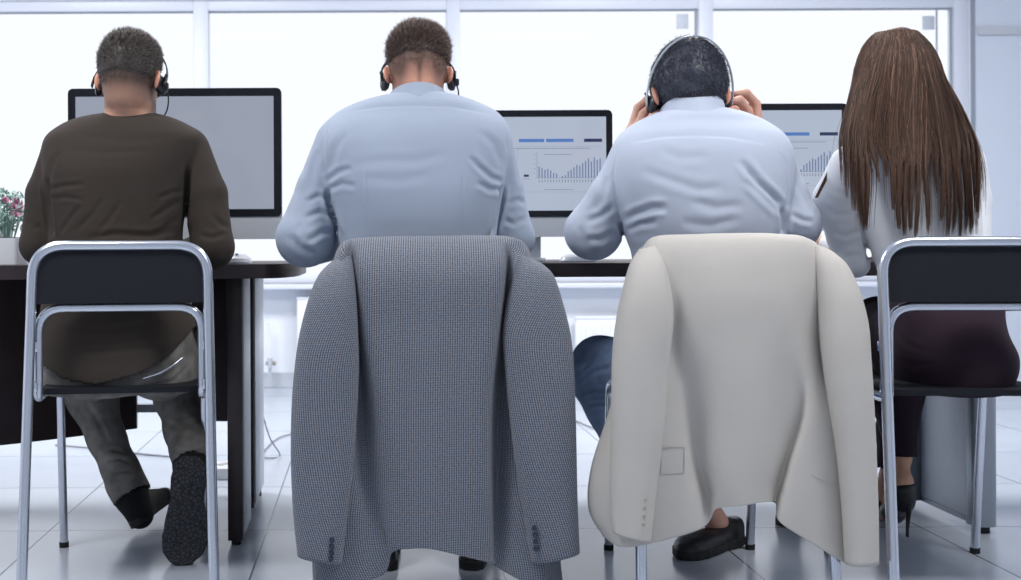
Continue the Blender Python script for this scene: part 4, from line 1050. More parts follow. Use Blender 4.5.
    place_shoe(p, P(386, 571, 2.90), P(380, 545, 3.17), (0, 0, -1)); place_shoe(p, P(471, 571, 2.90), P(478, 545, 3.17), (0, 0, -1))
    headset(M, sc, 'black headset on the man behind the grey tweed jacket', boom=1, band_tilt=26, wide=.004, top=.126)
    return p

# ---------------- the man holding his headset, behind the cream jacket
def man_pale():
    M = head_matrix(689, 97.5, 3.02, 0, 30); sc = 1.06
    torso = [(111, 664, 724, 2.925, 3.10), (115, 652, 738, 2.912, 3.13), (120, 640, 750, 2.893, 3.15), (127, 627, 764, 2.88, 3.16), (138, 616, 778, 2.85, 3.16), (152, 610, 786, 2.83, 3.15), (170, 608, 789, 2.82, 3.13), (192, 611, 788, 2.815, 3.11),
             (221, 620, 784, 2.82, 3.09), (240, 627, 781, 2.83, 3.08), (262, 633, 778, 2.84, 3.08), (330, 638, 776, 2.80, 3.09), (376, 642, 772, 2.81, 3.09)]
    pelvis = [(325, 640, 778, 2.82, 3.10), (350, 634, 784, 2.81, 3.13), (375, 636, 782, 2.82, 3.13), (388, 648, 770, 2.84, 3.1)]
    aL = chain_pts([(634, 160, 2.98, .062), (611, 198, 2.99, .056), (593, 232, 3.02, .070), (610, 200, 3.06, .05), (637, 150, 3.08, .032)])
    aR = chain_pts([(767, 160, 2.98, .061), (784, 198, 2.97, .056), (793, 224, 2.96, .065), (780, 200, 3.06, .05), (752, 148, 3.08, .032)])
    lL = chain_pts([(682, 366, 2.98, .088), (606, 374, 3.24, .082), (640, 440, 3.20, .052), (706, 508, 3.12, .036)])
    lR = chain_pts([(745, 366, 2.98, .088), (795, 372, 3.42, .072), (792, 440, 3.40, .052), (786, 500, 3.38, .038)])
    line = lambda x, y, z: (z - (-.056 + np.clip(y + .02, 0, .2) * .8 + .35 * np.clip(np.abs(x) - .052, 0, 1)))
    def blend0(x, y, z):
        m = np.clip((z + .046 - np.clip(y, 0, 1) * .5) / .03, 0, 1) * (y < .07); return m * (np.abs(x) < .079)
    blend = lambda x, y, z: np.maximum(blend0(x, y, z), np.clip((line(x, y, z) + .03) / .03, 0, 1) * (np.abs(x) < .079) * (y < .08))
    neck = (P(693, 122, 3.03), P(693, 110, 3.03), .062)
    def ext(fd):
        for palm, fs in ((((637, 150, 3.07, .030), (636, 134, 3.06, .030)), [[(632, 128, 3.06, .0125), (638, 108, 3.07, .0115), (647, 100, 3.06, .0105), (655, 99, 3.05, .009)],
                                                                              [(637, 132, 3.04, .0125), (643, 114, 3.04, .0115), (652, 106, 3.03, .0105), (659, 106, 3.02, .009)],
                                                                              [(643, 136, 3.03, .0120), (648, 121, 3.02, .011), (656, 114, 3.01, .010), (661, 115, 3.0, .0085)],
                                                                              [(649, 139, 3.03, .0105), (655, 128, 3.02, .0095), (661, 123, 3.01, .0085), (664, 122, 3.01, .0075)],
                                                                              [(640, 146, 3.09, .014), (650, 130, 3.11, .0125), (658, 116, 3.10, .011)]]),
                         (((752, 148, 3.07, .030), (753, 130, 3.06, .031)), [[(758, 124, 3.06, .013), (756, 104, 3.07, .012), (746, 93, 3.06, .0115), (735, 94, 3.05, .009)],
                                                                             [(751, 128, 3.04, .013), (748, 111, 3.04, .012), (740, 100, 3.03, .011), (732, 101, 3.02, .009)],
                                                                             [(744, 132, 3.03, .012), (741, 118, 3.02, .011), (735, 109, 3.01, .010), (729, 110, 3.0, .0085)],
                                                                             [(738, 135, 3.03, .0105), (734, 125, 3.02, .0095), (729, 119, 3.01, .0085), (726, 119, 3.01, .0075)],
                                                                             [(750, 142, 3.09, .014), (741, 128, 3.11, .0125), (733, 114, 3.10, .011)]])):
            fd.chain(chain_pts(palm), .012)
            for f in fs: fd.chain(chain_pts(f), .0035)
        fd.cone(P(706, 508, 3.12), P(716, 522, 3.12), .034, .032, .02)
    p = body('person in a very pale blue shirt holding the headset to both ears', torso, [aL, aR], [lL, lR], neck, M, sc, (204, 158, 140), blend, (38, 38, 44), [], pelvis=pelvis, extra=ext)
    men_hair(p, M, sc, 31, line, (62, 66, 78), lump=.003, thick=.007, n=14000, lmin=.007, lmax=.014, comb=(.15, .1, -.9), up=.35, grow=(-.02, .004, .024))
    cr = [([(620, 222), (624, 234), (630, 250)], 3, .014), ([(782, 206), (784, 222), (783, 236)], 3, .010),
          ([(618, 150), (613, 175), (616, 200), (621, 222)], 1.4, .003), ([(776, 140), (786, 165), (788, 190), (786, 215)], 1.4, .003),
          ([(630, 143), (660, 137), (693, 135.5), (730, 137), (766, 144)], -1.1, .0028),
          ([(741, 160), (757, 182), (772, 196), (782, 208)], 4, .010), ([(745, 180), (764, 198), (780, 214)], 3.5, .007),
          ([(621, 222), (636, 214), (652, 208), (668, 208)], 4, .009), ([(623, 232), (640, 224), (658, 222)], 3.5, .007),
          ([(640, 170), (670, 180), (700, 190), (725, 186)], 5, .003), ([(660, 150), (680, 158), (710, 156)], 5, .002), ([(690, 200), (715, 208), (745, 205)], 5, .003), ([(680, 222), (710, 226), (740, 218)], 5, .003),
          ([(606, 176), (602, 196), (594, 212)], 4, .005), ([(614, 205), (602, 216), (586, 222)], 3.5, .006), ([(616, 232), (600, 240), (584, 240)], 4, .006), ([(580, 226), (582, 240), (592, 252)], 4, .004),
          ([(796, 180), (804, 196), (812, 214)], 4, .004), ([(790, 214), (802, 220), (814, 222)], 3, .005)]
    ccut = cuff_cut([(P(640, 144, 3.08), P(637, 150, 3.08) - P(610, 200, 3.06)), (P(750, 144, 3.08), P(752, 148, 3.08) - P(780, 200, 3.06))])
    sh = garment('shirt', p, M_blue2, torso, [aL, aR], cr, .0045, ccut, (.0018, 22, 15, (1, 1, .6)), k=.012)
    collar(sh, M_blue2, P(693.5, 127, 2.985), .073, .081, .053, 20)
    crj = [([(580, 372), (595, 356), (612, 348)], 3, .007), ([(577, 384), (592, 372), (612, 366)], 2.6, .009), ([(582, 396), (596, 392), (612, 392)], 2.2, .008), ([(588, 408), (600, 406), (612, 408)], 2.2, .006)]
    def exj(fd): fd.chain(chain_pts([(596, 360, 3.26, .062), (596, 380, 3.24, .058), (606, 410, 3.22, .05), (622, 440, 3.2, .052)]), .03)
    garment('jeans', p, M_jeansb, pelvis, [[(a, b, c, r + .004) for a, b, c, r in lL], [(a, b, c, r + .004) for a, b, c, r in lR]], crj, .005,
            cuff_cut([(P(700, 500, 3.13), P(706, 508, 3.12) - P(640, 440, 3.20)), (P(786, 498, 3.38), (0, 0, -1))]), (.003, 28, 13), k=.03, extra=exj)
    place_shoe(p, P(739, 541, 3.17), P(679, 560, 2.99), (0, .05, -1), low=True, sc=1.08); place_shoe(p, P(786, 528, 3.34), P(800, 510, 3.60), (0, 0, -1))
    headset(M, sc, 'headset with a silver headband, held by the man behind the cream jacket', boom=0, band_tilt=-46, wide=.006, silver=True, top=.146)
    return p

# ---------------- the long-haired woman
def woman():
    M = head_matrix(893, 80, 2.99, 0, 8); sc = .97
    torso = [(134, 866, 926, 2.94, 3.05), (139, 852, 950, 2.92, 3.07), (145, 844, 966, 2.90, 3.08), (155, 842, 974, 2.885, 3.09), (170, 846, 974, 2.875, 3.09), (200, 858, 968, 2.87, 3.09), (235, 868, 974, 2.87, 3.08), (262, 876, 984, 2.87, 3.07),
             (290, 886, 998, 2.85, 3.08), (312, 892, 1006, 2.84, 3.09)]
    pelvis = [(292, 892, 1002, 2.84, 3.07), (310, 888, 988, 2.77, 3.10), (330, 886, 986, 2.73, 3.12), (352, 884, 994, 2.705, 3.13), (372, 886, 990, 2.70, 3.13), (387, 892, 978, 2.705, 3.1)]
    aL = chain_pts([(848, 164, 3.0, .046), (836, 198, 3.06, .053), (846, 238, 3.05, .043), (857, 265, 3.02, .030), (843, 250, 3.09, .034), (827, 245, 3.22, .028)])
    aR = chain_pts([(964, 163, 3.0, .050), (970, 200, 3.02, .049), (972, 250, 3.0, .044), (968, 250, 3.12, .040), (950, 250, 3.30, .028)])
    lL = chain_pts([(912, 345, 2.98, .092), (880, 326, 3.36, .072), (896, 400, 3.34, .052), (902, 455, 3.27, .031), (902, 482, 3.235, .029)])
    lR = chain_pts([(958, 350, 2.98, .088), (912, 345, 3.40, .066), (896, 430, 3.42, .042), (888, 475, 3.36, .028), (886, 488, 3.35, .027)])
    neck = (P(896, 142, 3.0), P(895, 128, 3.0), .046)
    blend = lambda x, y, z: np.clip((z + .05 - np.clip(y, 0, 1) * 1.0) / .02, 0, 1)
    wl, wr = Vector(aL[-1][:3]), Vector(aR[-1][:3])
    def ext(fd):
        for an, toe in (((902, 482, 3.235), (884, 524, 3.42)), ((886, 488, 3.35), (872, 520, 3.50))):
            a = P(*an); t = P(*toe); fd.cone(a, a + Vector((0, .03, -.02)), .028, .028, .02); fd.cone(a + Vector((0, .02, -.03)), t + Vector((0, 0, .02)), .026, .018, .02)
    p = body('person with long straight brown hair, white blouse and dark plum trousers', torso, [aL, aR], [lL, lR], neck, M, sc, (206, 158, 132), blend, (70, 50, 40),
             [(wl, (-.35, 1, -.02), (0, 0, -1), -1, .4, .88), (wr, (-.3, 1, -.02), (0, 0, -1), 1, .4, .88)], pelvis=pelvis, extra=ext, ins=.011)
    cr = [([(862, 205), (863, 225), (867, 248), (872, 266)], 3, .012), ([(970, 170), (973, 200), (974, 235)], 3, .010), ([(840, 150), (848, 175), (858, 205)], 1.5, .003), ([(820, 175), (832, 190), (850, 196)], 3, .004), ([(822, 205), (836, 215), (856, 214)], 3, .005),
          ([(832, 232), (846, 236), (862, 230)], 3, .005), ([(845, 256), (856, 254), (868, 258)], 2.5, .005), ([(870, 180), (876, 205), (882, 232)], 4, .003), ([(925, 175), (930, 205), (926, 232)], 4, .004), ([(915, 165), (922, 178), (935, 185)], 3, .005),
          ([(890, 160), (885, 190), (890, 220)], 4, .003), ([(978, 160), (984, 185), (982, 215)], 3, .004), ([(950, 220), (965, 228), (980, 224)], 3, .004)]
    cc = cuff_cut([(wl, wl - Vector(aL[-2][:3])), (wr, wr - Vector(aR[-2][:3]))])
    hem = lambda c, q: cc(c, q) & (q[:, 1] < 309)
    garment('blouse', p, M_whites, torso, [aL, aR], cr, .0045, hem, (.002, 26, 25, (1, 1, .5)), k=.012)
    crt = [([(895, 330), (908, 345), (925, 352)], 3, .003), ([(897, 360), (915, 366), (935, 364)], 3, .003)]
    garment('trousers', p, M_plum, pelvis, [[(a, b, c, r + .006) for a, b, c, r in lL[:-1]], [(a, b, c, r + .006) for a, b, c, r in lR[:-1]]], crt, .005,
            cuff_cut([(P(902, 456, 3.27), (0, -.1, -1)), (P(889, 470, 3.36), (-.3, -.1, -1))]), (.0015, 24, 33), k=.03)
    # stiletto shoes
    for (hx_, hy_, hz_), (tx, ty, tz) in (((905, 499, 3.225), (884, 526, 3.42)), ((889, 500, 3.35), (872, 521, 3.52))):
        h = P(hx_, hy_, hz_); t = P(tx, ty, tz); t.z = .016; fl = Vector((h.x + .004, h.y - .004, .0))
        fd = Field(np.minimum(np.array(h), np.array(t)) - .08, np.maximum(np.array(h), np.array(t)) + .1, .003)
        fd.cone(h + Vector((0, .005, .022)), h + Vector((0, .008, -.012)), .032, .025, .01)
        m_ = h.lerp(t, .55); m_.z = h.z * .28 + .016
        fd.cone(h + Vector((0, .01, -.004)), m_, .025, .026, .02); fd.cone(m_, t + Vector((0, 0, .012)), .032, .019, .02); fd.cone(t + Vector((0, 0, .010)), t + (t - m_).normalized() * .035, .019, .008, .015)
        fd.ell(h + Vector((0, .012, .05)), (.022, .03, .034), .004, 'sub')
        V, Q = fd.mesh(1); V[:, 2] = np.maximum(V[:, 2], .001); o = np_mesh('high_heeled_shoe', V, Q, M_shoe, p)
        MB().tube([h + Vector((.002, -.012, -.008)), h + Vector((.004, -.012, -.035)), fl + Vector((0, 0, .02)), fl + Vector((0, 0, .001))], [.013, .007, .0042, .0045], 10).build('stiletto_heel', M_shoe, o)
    # hair: inner mass plus strands gathered into locks
    rows = [(26.6, 889, 898, 2.955, 2.995), (27.6, 882, 904, 2.94, 3.015), (29.6, 879, 905, 2.93, 3.025), (33, 872, 912, 2.915, 3.035), (38, 866, 918, 2.905, 3.04), (48, 859, 926, 2.885, 3.05), (65, 854, 935, 2.87, 3.045), (85, 853, 940, 2.862, 3.03), (110, 849, 949, 2.858, 3.01), (132, 842, 958, 2.852, 2.99), (150, 838, 967, 2.846, 2.97),
            (175, 842, 974, 2.842, 2.95), (200, 848, 977, 2.840, 2.95), (240, 858, 974, 2.842, 2.95)]
    R = loft_rows(rows); Rc = R[R[:, 0] > P(890, 133, 2.9).z]
    lo, hi = loft_bounds(Rc); fd = Field(np.array(lo) - .03, np.array(hi) + .03, .005); fd.op(loft_fn(Rc, .007, 2.1), lo, hi, 0)
    V, Q = fd.mesh(2); base = np.array(s2l((96, 71, 58))); C0 = np.tile(base, (len(V), 1)) * .55
    rn = np.random.RandomState(4); parts = [(V, tri_of(Q), C0)]
    hz = R[:, 0]
    lk = [(840, 185, .5), (845, 200, .9), (851, 212, 1.1), (857, 228, 1.3), (861, 232, .9), (872, 185, .12), (880, 180, .15), (889, 212, .8), (894, 230, 1.2), (900, 237, 1.2), (906, 232, 1.1), (911, 238, .7), (921, 238, .25), (929, 200, .2),
          (936, 222, .8), (941, 238, 1.3), (948, 236, .9), (953, 240, 1.4), (960, 236, .8), (965, 236, 1.3), (971, 236, .6), (976, 222, 1.2), (979, 204, .5)]
    locks = np.array([q[:2] for q in lk], float); wts = np.array([q[2] for q in lk])
    ns = 3600; K = 14
    VV, TT, CC = [], [], []; off = 0
    for i in range(ns):
        s = rn.uniform(-1, 1); phi = s * 1.72      # 0 = straight back, +-pi/2 = the sides
        xt = 909 + s * 68 + rn.normal() * 4
        pr = wts * np.exp(-((locks[:, 0] - xt) / 9) ** 2); j = rn.choice(len(locks), p=pr / pr.sum()) if pr.sum() > 1e-9 else int(np.argmin(np.abs(locks[:, 0] - xt)))
        lx, ly = locks[j]; inner = rn.rand() < .25
        yend = ly - abs(rn.normal()) * (17 if not inner else 36); ystart = 28 + rn.rand() ** 1.5 * 26
        rr = 1.0 + rn.uniform(-.04, .03); pts = []
        wob = rn.normal() * .03; ph = rn.uniform(0, 6.28); jit = rn.normal() * (.75 if rn.rand() < .9 else 4)
        for k in range(K):
            t = k / (K - 1); y = ystart + (yend - ystart) * t ** .9; z = EYE - (y - 244.6) * 2.9 / F
            cx, a, cy, b = (np.interp(z, hz, R[:, q]) for q in (1, 2, 3, 4))
            ph_ = phi * (.75 + .25 * min(1, (y - 28) / 60)) + wob * math.sin(y * .03 + ph)
            x = cx + a * rr * math.sin(ph_); yy = cy - b * rr * math.cos(ph_)
            w = np.clip((y - 70) / 100, 0, 1) ** 1.05
            if w > 0:
                tx_ = P(lx + (xt - lx) * .07 + jit * w + 1.5 * math.sin(y * .045 + lx), y, 2.87).x
                x = x * (1 - w) + tx_ * w; yy = min(yy, cy - b + .03 * abs(s)) * w + yy * (1 - w) if False else yy * (1 - w) + w * (cy - b - .002 + .0035 * math.sin(i * 1.7) + max(0, abs(s) - .7) * .07)
            pts.append((x, yy, z))
        pts = np.array(pts); tg = np.gradient(pts, axis=0); tg /= np.linalg.norm(tg, axis=1)[:, None]
        nrm = np.tile(np.array([math.sin(phi), -math.cos(phi), .05]), (K, 1)); sd = np.cross(tg, nrm); sd /= np.linalg.norm(sd, axis=1)[:, None] + 1e-9; nn = np.cross(sd, tg)
        r = .00095 * (1 - .75 * np.linspace(0, 1, K) ** 2.5)[:, None]
        ring = np.stack([pts + sd * r, pts + nn * r * -.8, pts - sd * r], 1).reshape(-1, 3)
        T = [(q * 3 + a_, q * 3 + b_, q * 3 + 3 + b_) for q in range(K - 1) for a_, b_ in ((0, 1), (1, 2), (2, 0))] + [(q * 3 + a_, q * 3 + 3 + b_, q * 3 + 3 + a_) for q in range(K - 1) for a_, b_ in ((0, 1), (1, 2), (2, 0))]
        lt = .5 + .8 * rn.rand() ** 2 + 1.1 * max(0, math.sin(s * 19 + 1) * math.sin(s * 43)) * rn.rand() + (1.0 if rn.rand() < .05 else 0); c = base * lt
        VV.append(ring); TT.append(np.array(T) + off); CC.append(np.tile(c, (len(ring), 1))); off += len(ring)
    # a lock falling in front of the left shoulder
    for i in range(60):
        u = rn.rand(); K2 = 8; pts = np.array([tuple(P(864 + (815 - 864) * (t ** 1.05) + u * 6 * (1 - t * .6), 92 + 106 * t, 3.02 - .01 * math.sin(t * 3))) for t in np.linspace(0, 1, K2)])
        r = .0012; o1 = np.array([r, 0, 0]); o2 = np.array([0, -r, 0]); ring = np.stack([pts + o1, pts + o2, pts - o1], 1).reshape(-1, 3)
        T = [(q * 3 + a_, q * 3 + b_, q * 3 + 3 + b_) for q in range(K2 - 1) for a_, b_ in ((0, 1), (1, 2), (2, 0))] + [(q * 3 + a_, q * 3 + 3 + b_, q * 3 + 3 + a_) for q in range(K2 - 1) for a_, b_ in ((0, 1), (1, 2), (2, 0))]
        VV.append(ring); TT.append(np.array(T) + off); CC.append(np.tile(base * rn.uniform(.7, 1.5), (len(ring), 1))); off += len(ring)
    parts.append((np.concatenate(VV), np.concatenate(TT), np.concatenate(CC)))
    V2, T2, C2 = join(parts); np_mesh('hair', V2, T2, M_hair, p, C2)
    return p
man_brown(); man_blue(); man_pale(); woman()

# ================================================================== jackets draped over the chair backs
def sheet(name, rows, m, parent, nu=8, nv=8, thick=.004, amp=.0015, seed=1, uvo=(0, 0), cr=None, f=24):
    """rows of (px, py, z); all rows hold the same number of points"""
    A = np.array([[tuple(P(*q)) for q in r] for r in rows]); A = crom(A, nv); A = np.swapaxes(crom(np.swapaxes(A, 0, 1), nu), 0, 1)
    nr, nc = A.shape[:2]; V = A.reshape(-1, 3); i = np.arange(nr - 1)[:, None] * nc + np.arange(nc - 1)[None]
    Q = np.stack([i, i + 1, i + nc + 1, i + nc], -1).reshape(-1, 4)
    du = np.linalg.norm(np.diff(A, axis=1), axis=2); us = np.concatenate([np.zeros((nr, 1)), np.cumsum(du, 1)], 1); us -= us[:, nc // 2:nc // 2 + 1]
    dv = np.linalg.norm(np.diff(A, axis=0), axis=2); vs = np.concatenate([np.zeros((1, nc)), np.cumsum(dv, 0)], 0)
    uv = np.stack([us.ravel() + uvo[0], -vs.ravel() + uvo[1]], 1)
    V = fold_noise(V, Q, amp, f, seed, (1, 1, .35))
    if cr: V = creases(V, Q, cr)
    o = np_mesh(name, V, Q, m, parent, uv=uv)
    s = o.modifiers.new('cloth_thickness', 'SOLIDIFY'); s.thickness = thick; s.offset = 0
    return o
def sleeve(name, rows, m, parent, seed=1, cr=None, nv=8, n=40, uvo=(0, 0), amp=.0018, power=2.3):
    """rows of (py_left, xl, py_right, xr, z, half depth): a flattened hanging tube, open at the cuff"""
    L = np.array([tuple(P(r[1], r[0], r[4])) + (r[5],) for r in rows]); Rr = np.array([tuple(P(r[3], r[2], r[4])) for r in rows]); A = crom(np.concatenate([L, Rr], 1), nv)
    V = []; 
    for a in A:
        l, d, r = a[:3], a[3], a[4:]; c = (l + r) / 2; h = (r - l) / 2
        for k in range(n):
            t = 2 * math.pi * k / n; cs, sn = math.cos(t), math.sin(t); cs = np.sign(cs) * abs(cs) ** (2 / power); sn = np.sign(sn) * abs(sn) ** (2 / power)
            V.append(c + h * cs + np.array([0, d * sn, 0]))
    V = np.array(V); nr = len(A); i = np.arange(nr - 1)[:, None] * n; k = np.arange(n)[None]; k2 = (k + 1) % n
    Q = np.stack([i + k, i + k2, i + n + k2, i + n + k], -1).reshape(-1, 4)
    # UV: unwrap round the ring; seam at the inner (far) side
    uv = np.zeros((len(V), 2)); G = V.reshape(nr, n, 3)
    seg = np.linalg.norm(np.roll(G, -1, 1) - G, axis=2); u = np.concatenate([np.zeros((nr, 1)), np.cumsum(seg, 1)[:, :-1]], 1)
    vv = np.concatenate([[0], np.cumsum(np.linalg.norm(np.diff(G.mean(1), axis=0), axis=1))])
    uv[:, 0] = u.ravel() + uvo[0]; uv[:, 1] = -np.repeat(vv, n) + uvo[1]
    V = fold_noise(V, Q, amp, 26, seed, (1, 1, .4))
    if cr: V = creases(V, Q, cr)
    # close the top
    c0 = len(V); V = np.concatenate([V, [V[:n].mean(0)]]); uv = np.concatenate([uv, [uv[:n].mean(0)]])
    me_Q = Q
    o = np_mesh(name, V[:c0], me_Q, m, parent, uv=uv[:c0])
    s = o.modifiers.new('cloth_thickness', 'SOLIDIFY'); s.thickness = .003; s.offset = -1
    return o
def buttons(parent, pts, m, r=.0058):
    for p in pts:
        c = P(*p); MB().tube([c + Vector((0, .003, 0)), c - Vector((0, .0012, 0)), c - Vector((0, .003, 0))], [r, r, r * .8], 14).build('cuff_button', m, parent)
def tweed_jacket():
    t = empty('jacket', tuple(P(435, 400, 2.66)), 'grey tweed jacket draped over the back of a chair, dark cuff buttons', 'jacket')
    zc = 2.70   # the chair's top rail
    m = M_tweed
    # columns: far front-left, outer left, side fold, fold crease, back left, centre-left, centre, centre-right, back right, fold recess, side right, outer right, front-right
    rows = [
        [(352, 262, 2.86), (349, 258, 2.83), (350, 256, 2.80), (354, 249, 2.81), (362, 248, 2.81), (395, 247, 2.81), (432, 247, 2.81), (470, 247, 2.81), (500, 247, 2.81), (510, 248, 2.81), (516, 256, 2.80), (519, 258, 2.83), (516, 262, 2.86)],
        [(340, 252, 2.80), (342, 246, 2.76), (346, 242, 2.73), (354, 239.5, 2.755), (364, 238.5, 2.755), (395, 237.5, 2.755), (432, 237, 2.755), (470, 236.5, 2.755), (498, 236.5, 2.755), (508, 237.5, 2.755), (517, 240, 2.73), (523, 244, 2.76), (527, 250, 2.80)],
        [(334, 264, 2.76), (336, 256, 2.71), (343, 250, 2.675), (352, 246, 2.70), (364, 244, 2.695), (395, 243, 2.69), (432, 242, 2.69), (470, 242, 2.69), (498, 242, 2.695), (508, 244, 2.70), (518, 247, 2.705), (526, 254, 2.71), (531, 262, 2.76)],
        [(328, 290, 2.75), (331, 286, 2.69), (342, 280, 2.650), (353, 276, 2.690), (362, 274, 2.640), (395, 273, 2.632), (432, 273, 2.632), (470, 272, 2.632), (500, 272, 2.640), (507, 274, 2.70), (516, 278, 2.66), (530, 284, 2.69), (538, 290, 2.75)],
        [(324, 345, 2.74), (330, 342, 2.68), (346, 338, 2.640), (357, 334, 2.700), (366, 333, 2.632), (395, 332, 2.622), (432, 332, 2.618), (470, 331, 2.622), (496, 331, 2.632), (503, 333, 2.72), (514, 336, 2.67), (530, 340, 2.68), (545, 345, 2.74)],
        [(318, 410, 2.72), (326, 408, 2.66), (350, 404, 2.640), (362, 402, 2.690), (378, 402, 2.628), (402, 402, 2.616), (431, 402, 2.610), (464, 402, 2.616), (488, 402, 2.630), (497, 404, 2.71), (512, 406, 2.68), (534, 408, 2.68), (552, 412, 2.72)],
        [(314, 480, 2.70), (322, 482, 2.65), (350, 482, 2.635), (366, 478, 2.662), (384, 476, 2.632), (404, 476, 2.612), (431, 477, 2.604), (462, 478, 2.612), (487, 480, 2.628), (496, 484, 2.695), (515, 488, 2.652), (540, 488, 2.648), (556, 488, 2.70)],
        [(313, 545, 2.69), (322, 548, 2.64), (352, 548, 2.630), (384, 540, 2.640), (387, 536, 2.632), (406, 536, 2.612), (431, 538, 2.602), (462, 545, 2.612), (489, 550, 2.628), (495, 556, 2.655), (518, 564, 2.635), (544, 566, 2.632), (560, 562, 2.69)],
        [(315, 592, 2.68), (324, 593, 2.635), (350, 586, 2.625), (384, 574, 2.635), (392, 553, 2.632), (408, 549, 2.612), (431, 549, 2.602), (462, 556, 2.612), (490, 563, 2.628), (499, 568, 2.650), (522, 581, 2.630), (546, 592, 2.628), (564, 592, 2.68)]]
    b = sheet('body', rows, m, t, 7, 9, .004, .0013, 3, cr=[([(431, 404), (431.5, 470), (432, 549)], -1.0, .006), ([(432, 250), (431.5, 320), (431, 400)], .9, .0010)])
    sl = [(262, 333, 256, 350, 2.690, .022), (276, 320, 272, 353, 2.665, .034), (300, 310, 296, 355, 2.648, .042), (335, 301, 332, 357, 2.640, .045), (370, 296, 368, 358, 2.636, .044), (410, 293, 410, 356, 2.632, .040), (460, 292, 460, 352, 2.627, .036), (510, 294, 514, 347, 2.622, .033), (555, 299, 563, 341, 2.618, .031)]
    crl = [([(335, 275), (330, 300), (332, 330)], 4, .004), ([(345, 300), (338, 340), (336, 380)], 4, .004), ([(300, 340), (320, 352), (345, 350)], 5, .003), ([(318, 380), (322, 430), (320, 480)], 5, .0025), ([(300, 480), (318, 490), (340, 486)], 5, .0015), ([(334, 525), (334, 545), (333, 560)], 1.2, .0025)]
    s1 = sleeve('sleeve', sl, m, t, 5, crl, uvo=(.3, .1))
    sr = [(256, 519, 264, 540, 2.700, .022), (272, 516, 276, 552, 2.675, .034), (298, 509, 302, 561, 2.662, .040), (332, 504, 335, 569, 2.655, .042), (365, 506, 368, 572, 2.650, .042), (410, 510, 410, 574, 2.646, .040), (460, 516, 460, 576, 2.640, .037), (510, 524, 508, 577, 2.635, .033), (562, 532, 552, 578, 2.630, .031)]
    crr = [([(522, 275), (518, 300), (512, 330)], 4, .004), ([(535, 290), (528, 330), (520, 372)], 5, .004), ([(515, 370), (535, 378), (560, 372)], 5, .003), ([(540, 390), (536, 430), (544, 480)], 5, .0025), ([(534, 520), (536, 540), (538, 558)], 1.2, .0025)]
    s2 = sleeve('sleeve', sr, m, t, 6, crr, uvo=(.7, .2))
    buttons(s1, [(332, 540, 2.586), (332, 546.5, 2.586), (331.5, 553, 2.586), (331, 559, 2.586)], M_button)
    buttons(s2, [(534.5, 528, 2.600), (535, 535, 2.600), (535.5, 542, 2.600), (536, 549, 2.600)], M_button)
    return t
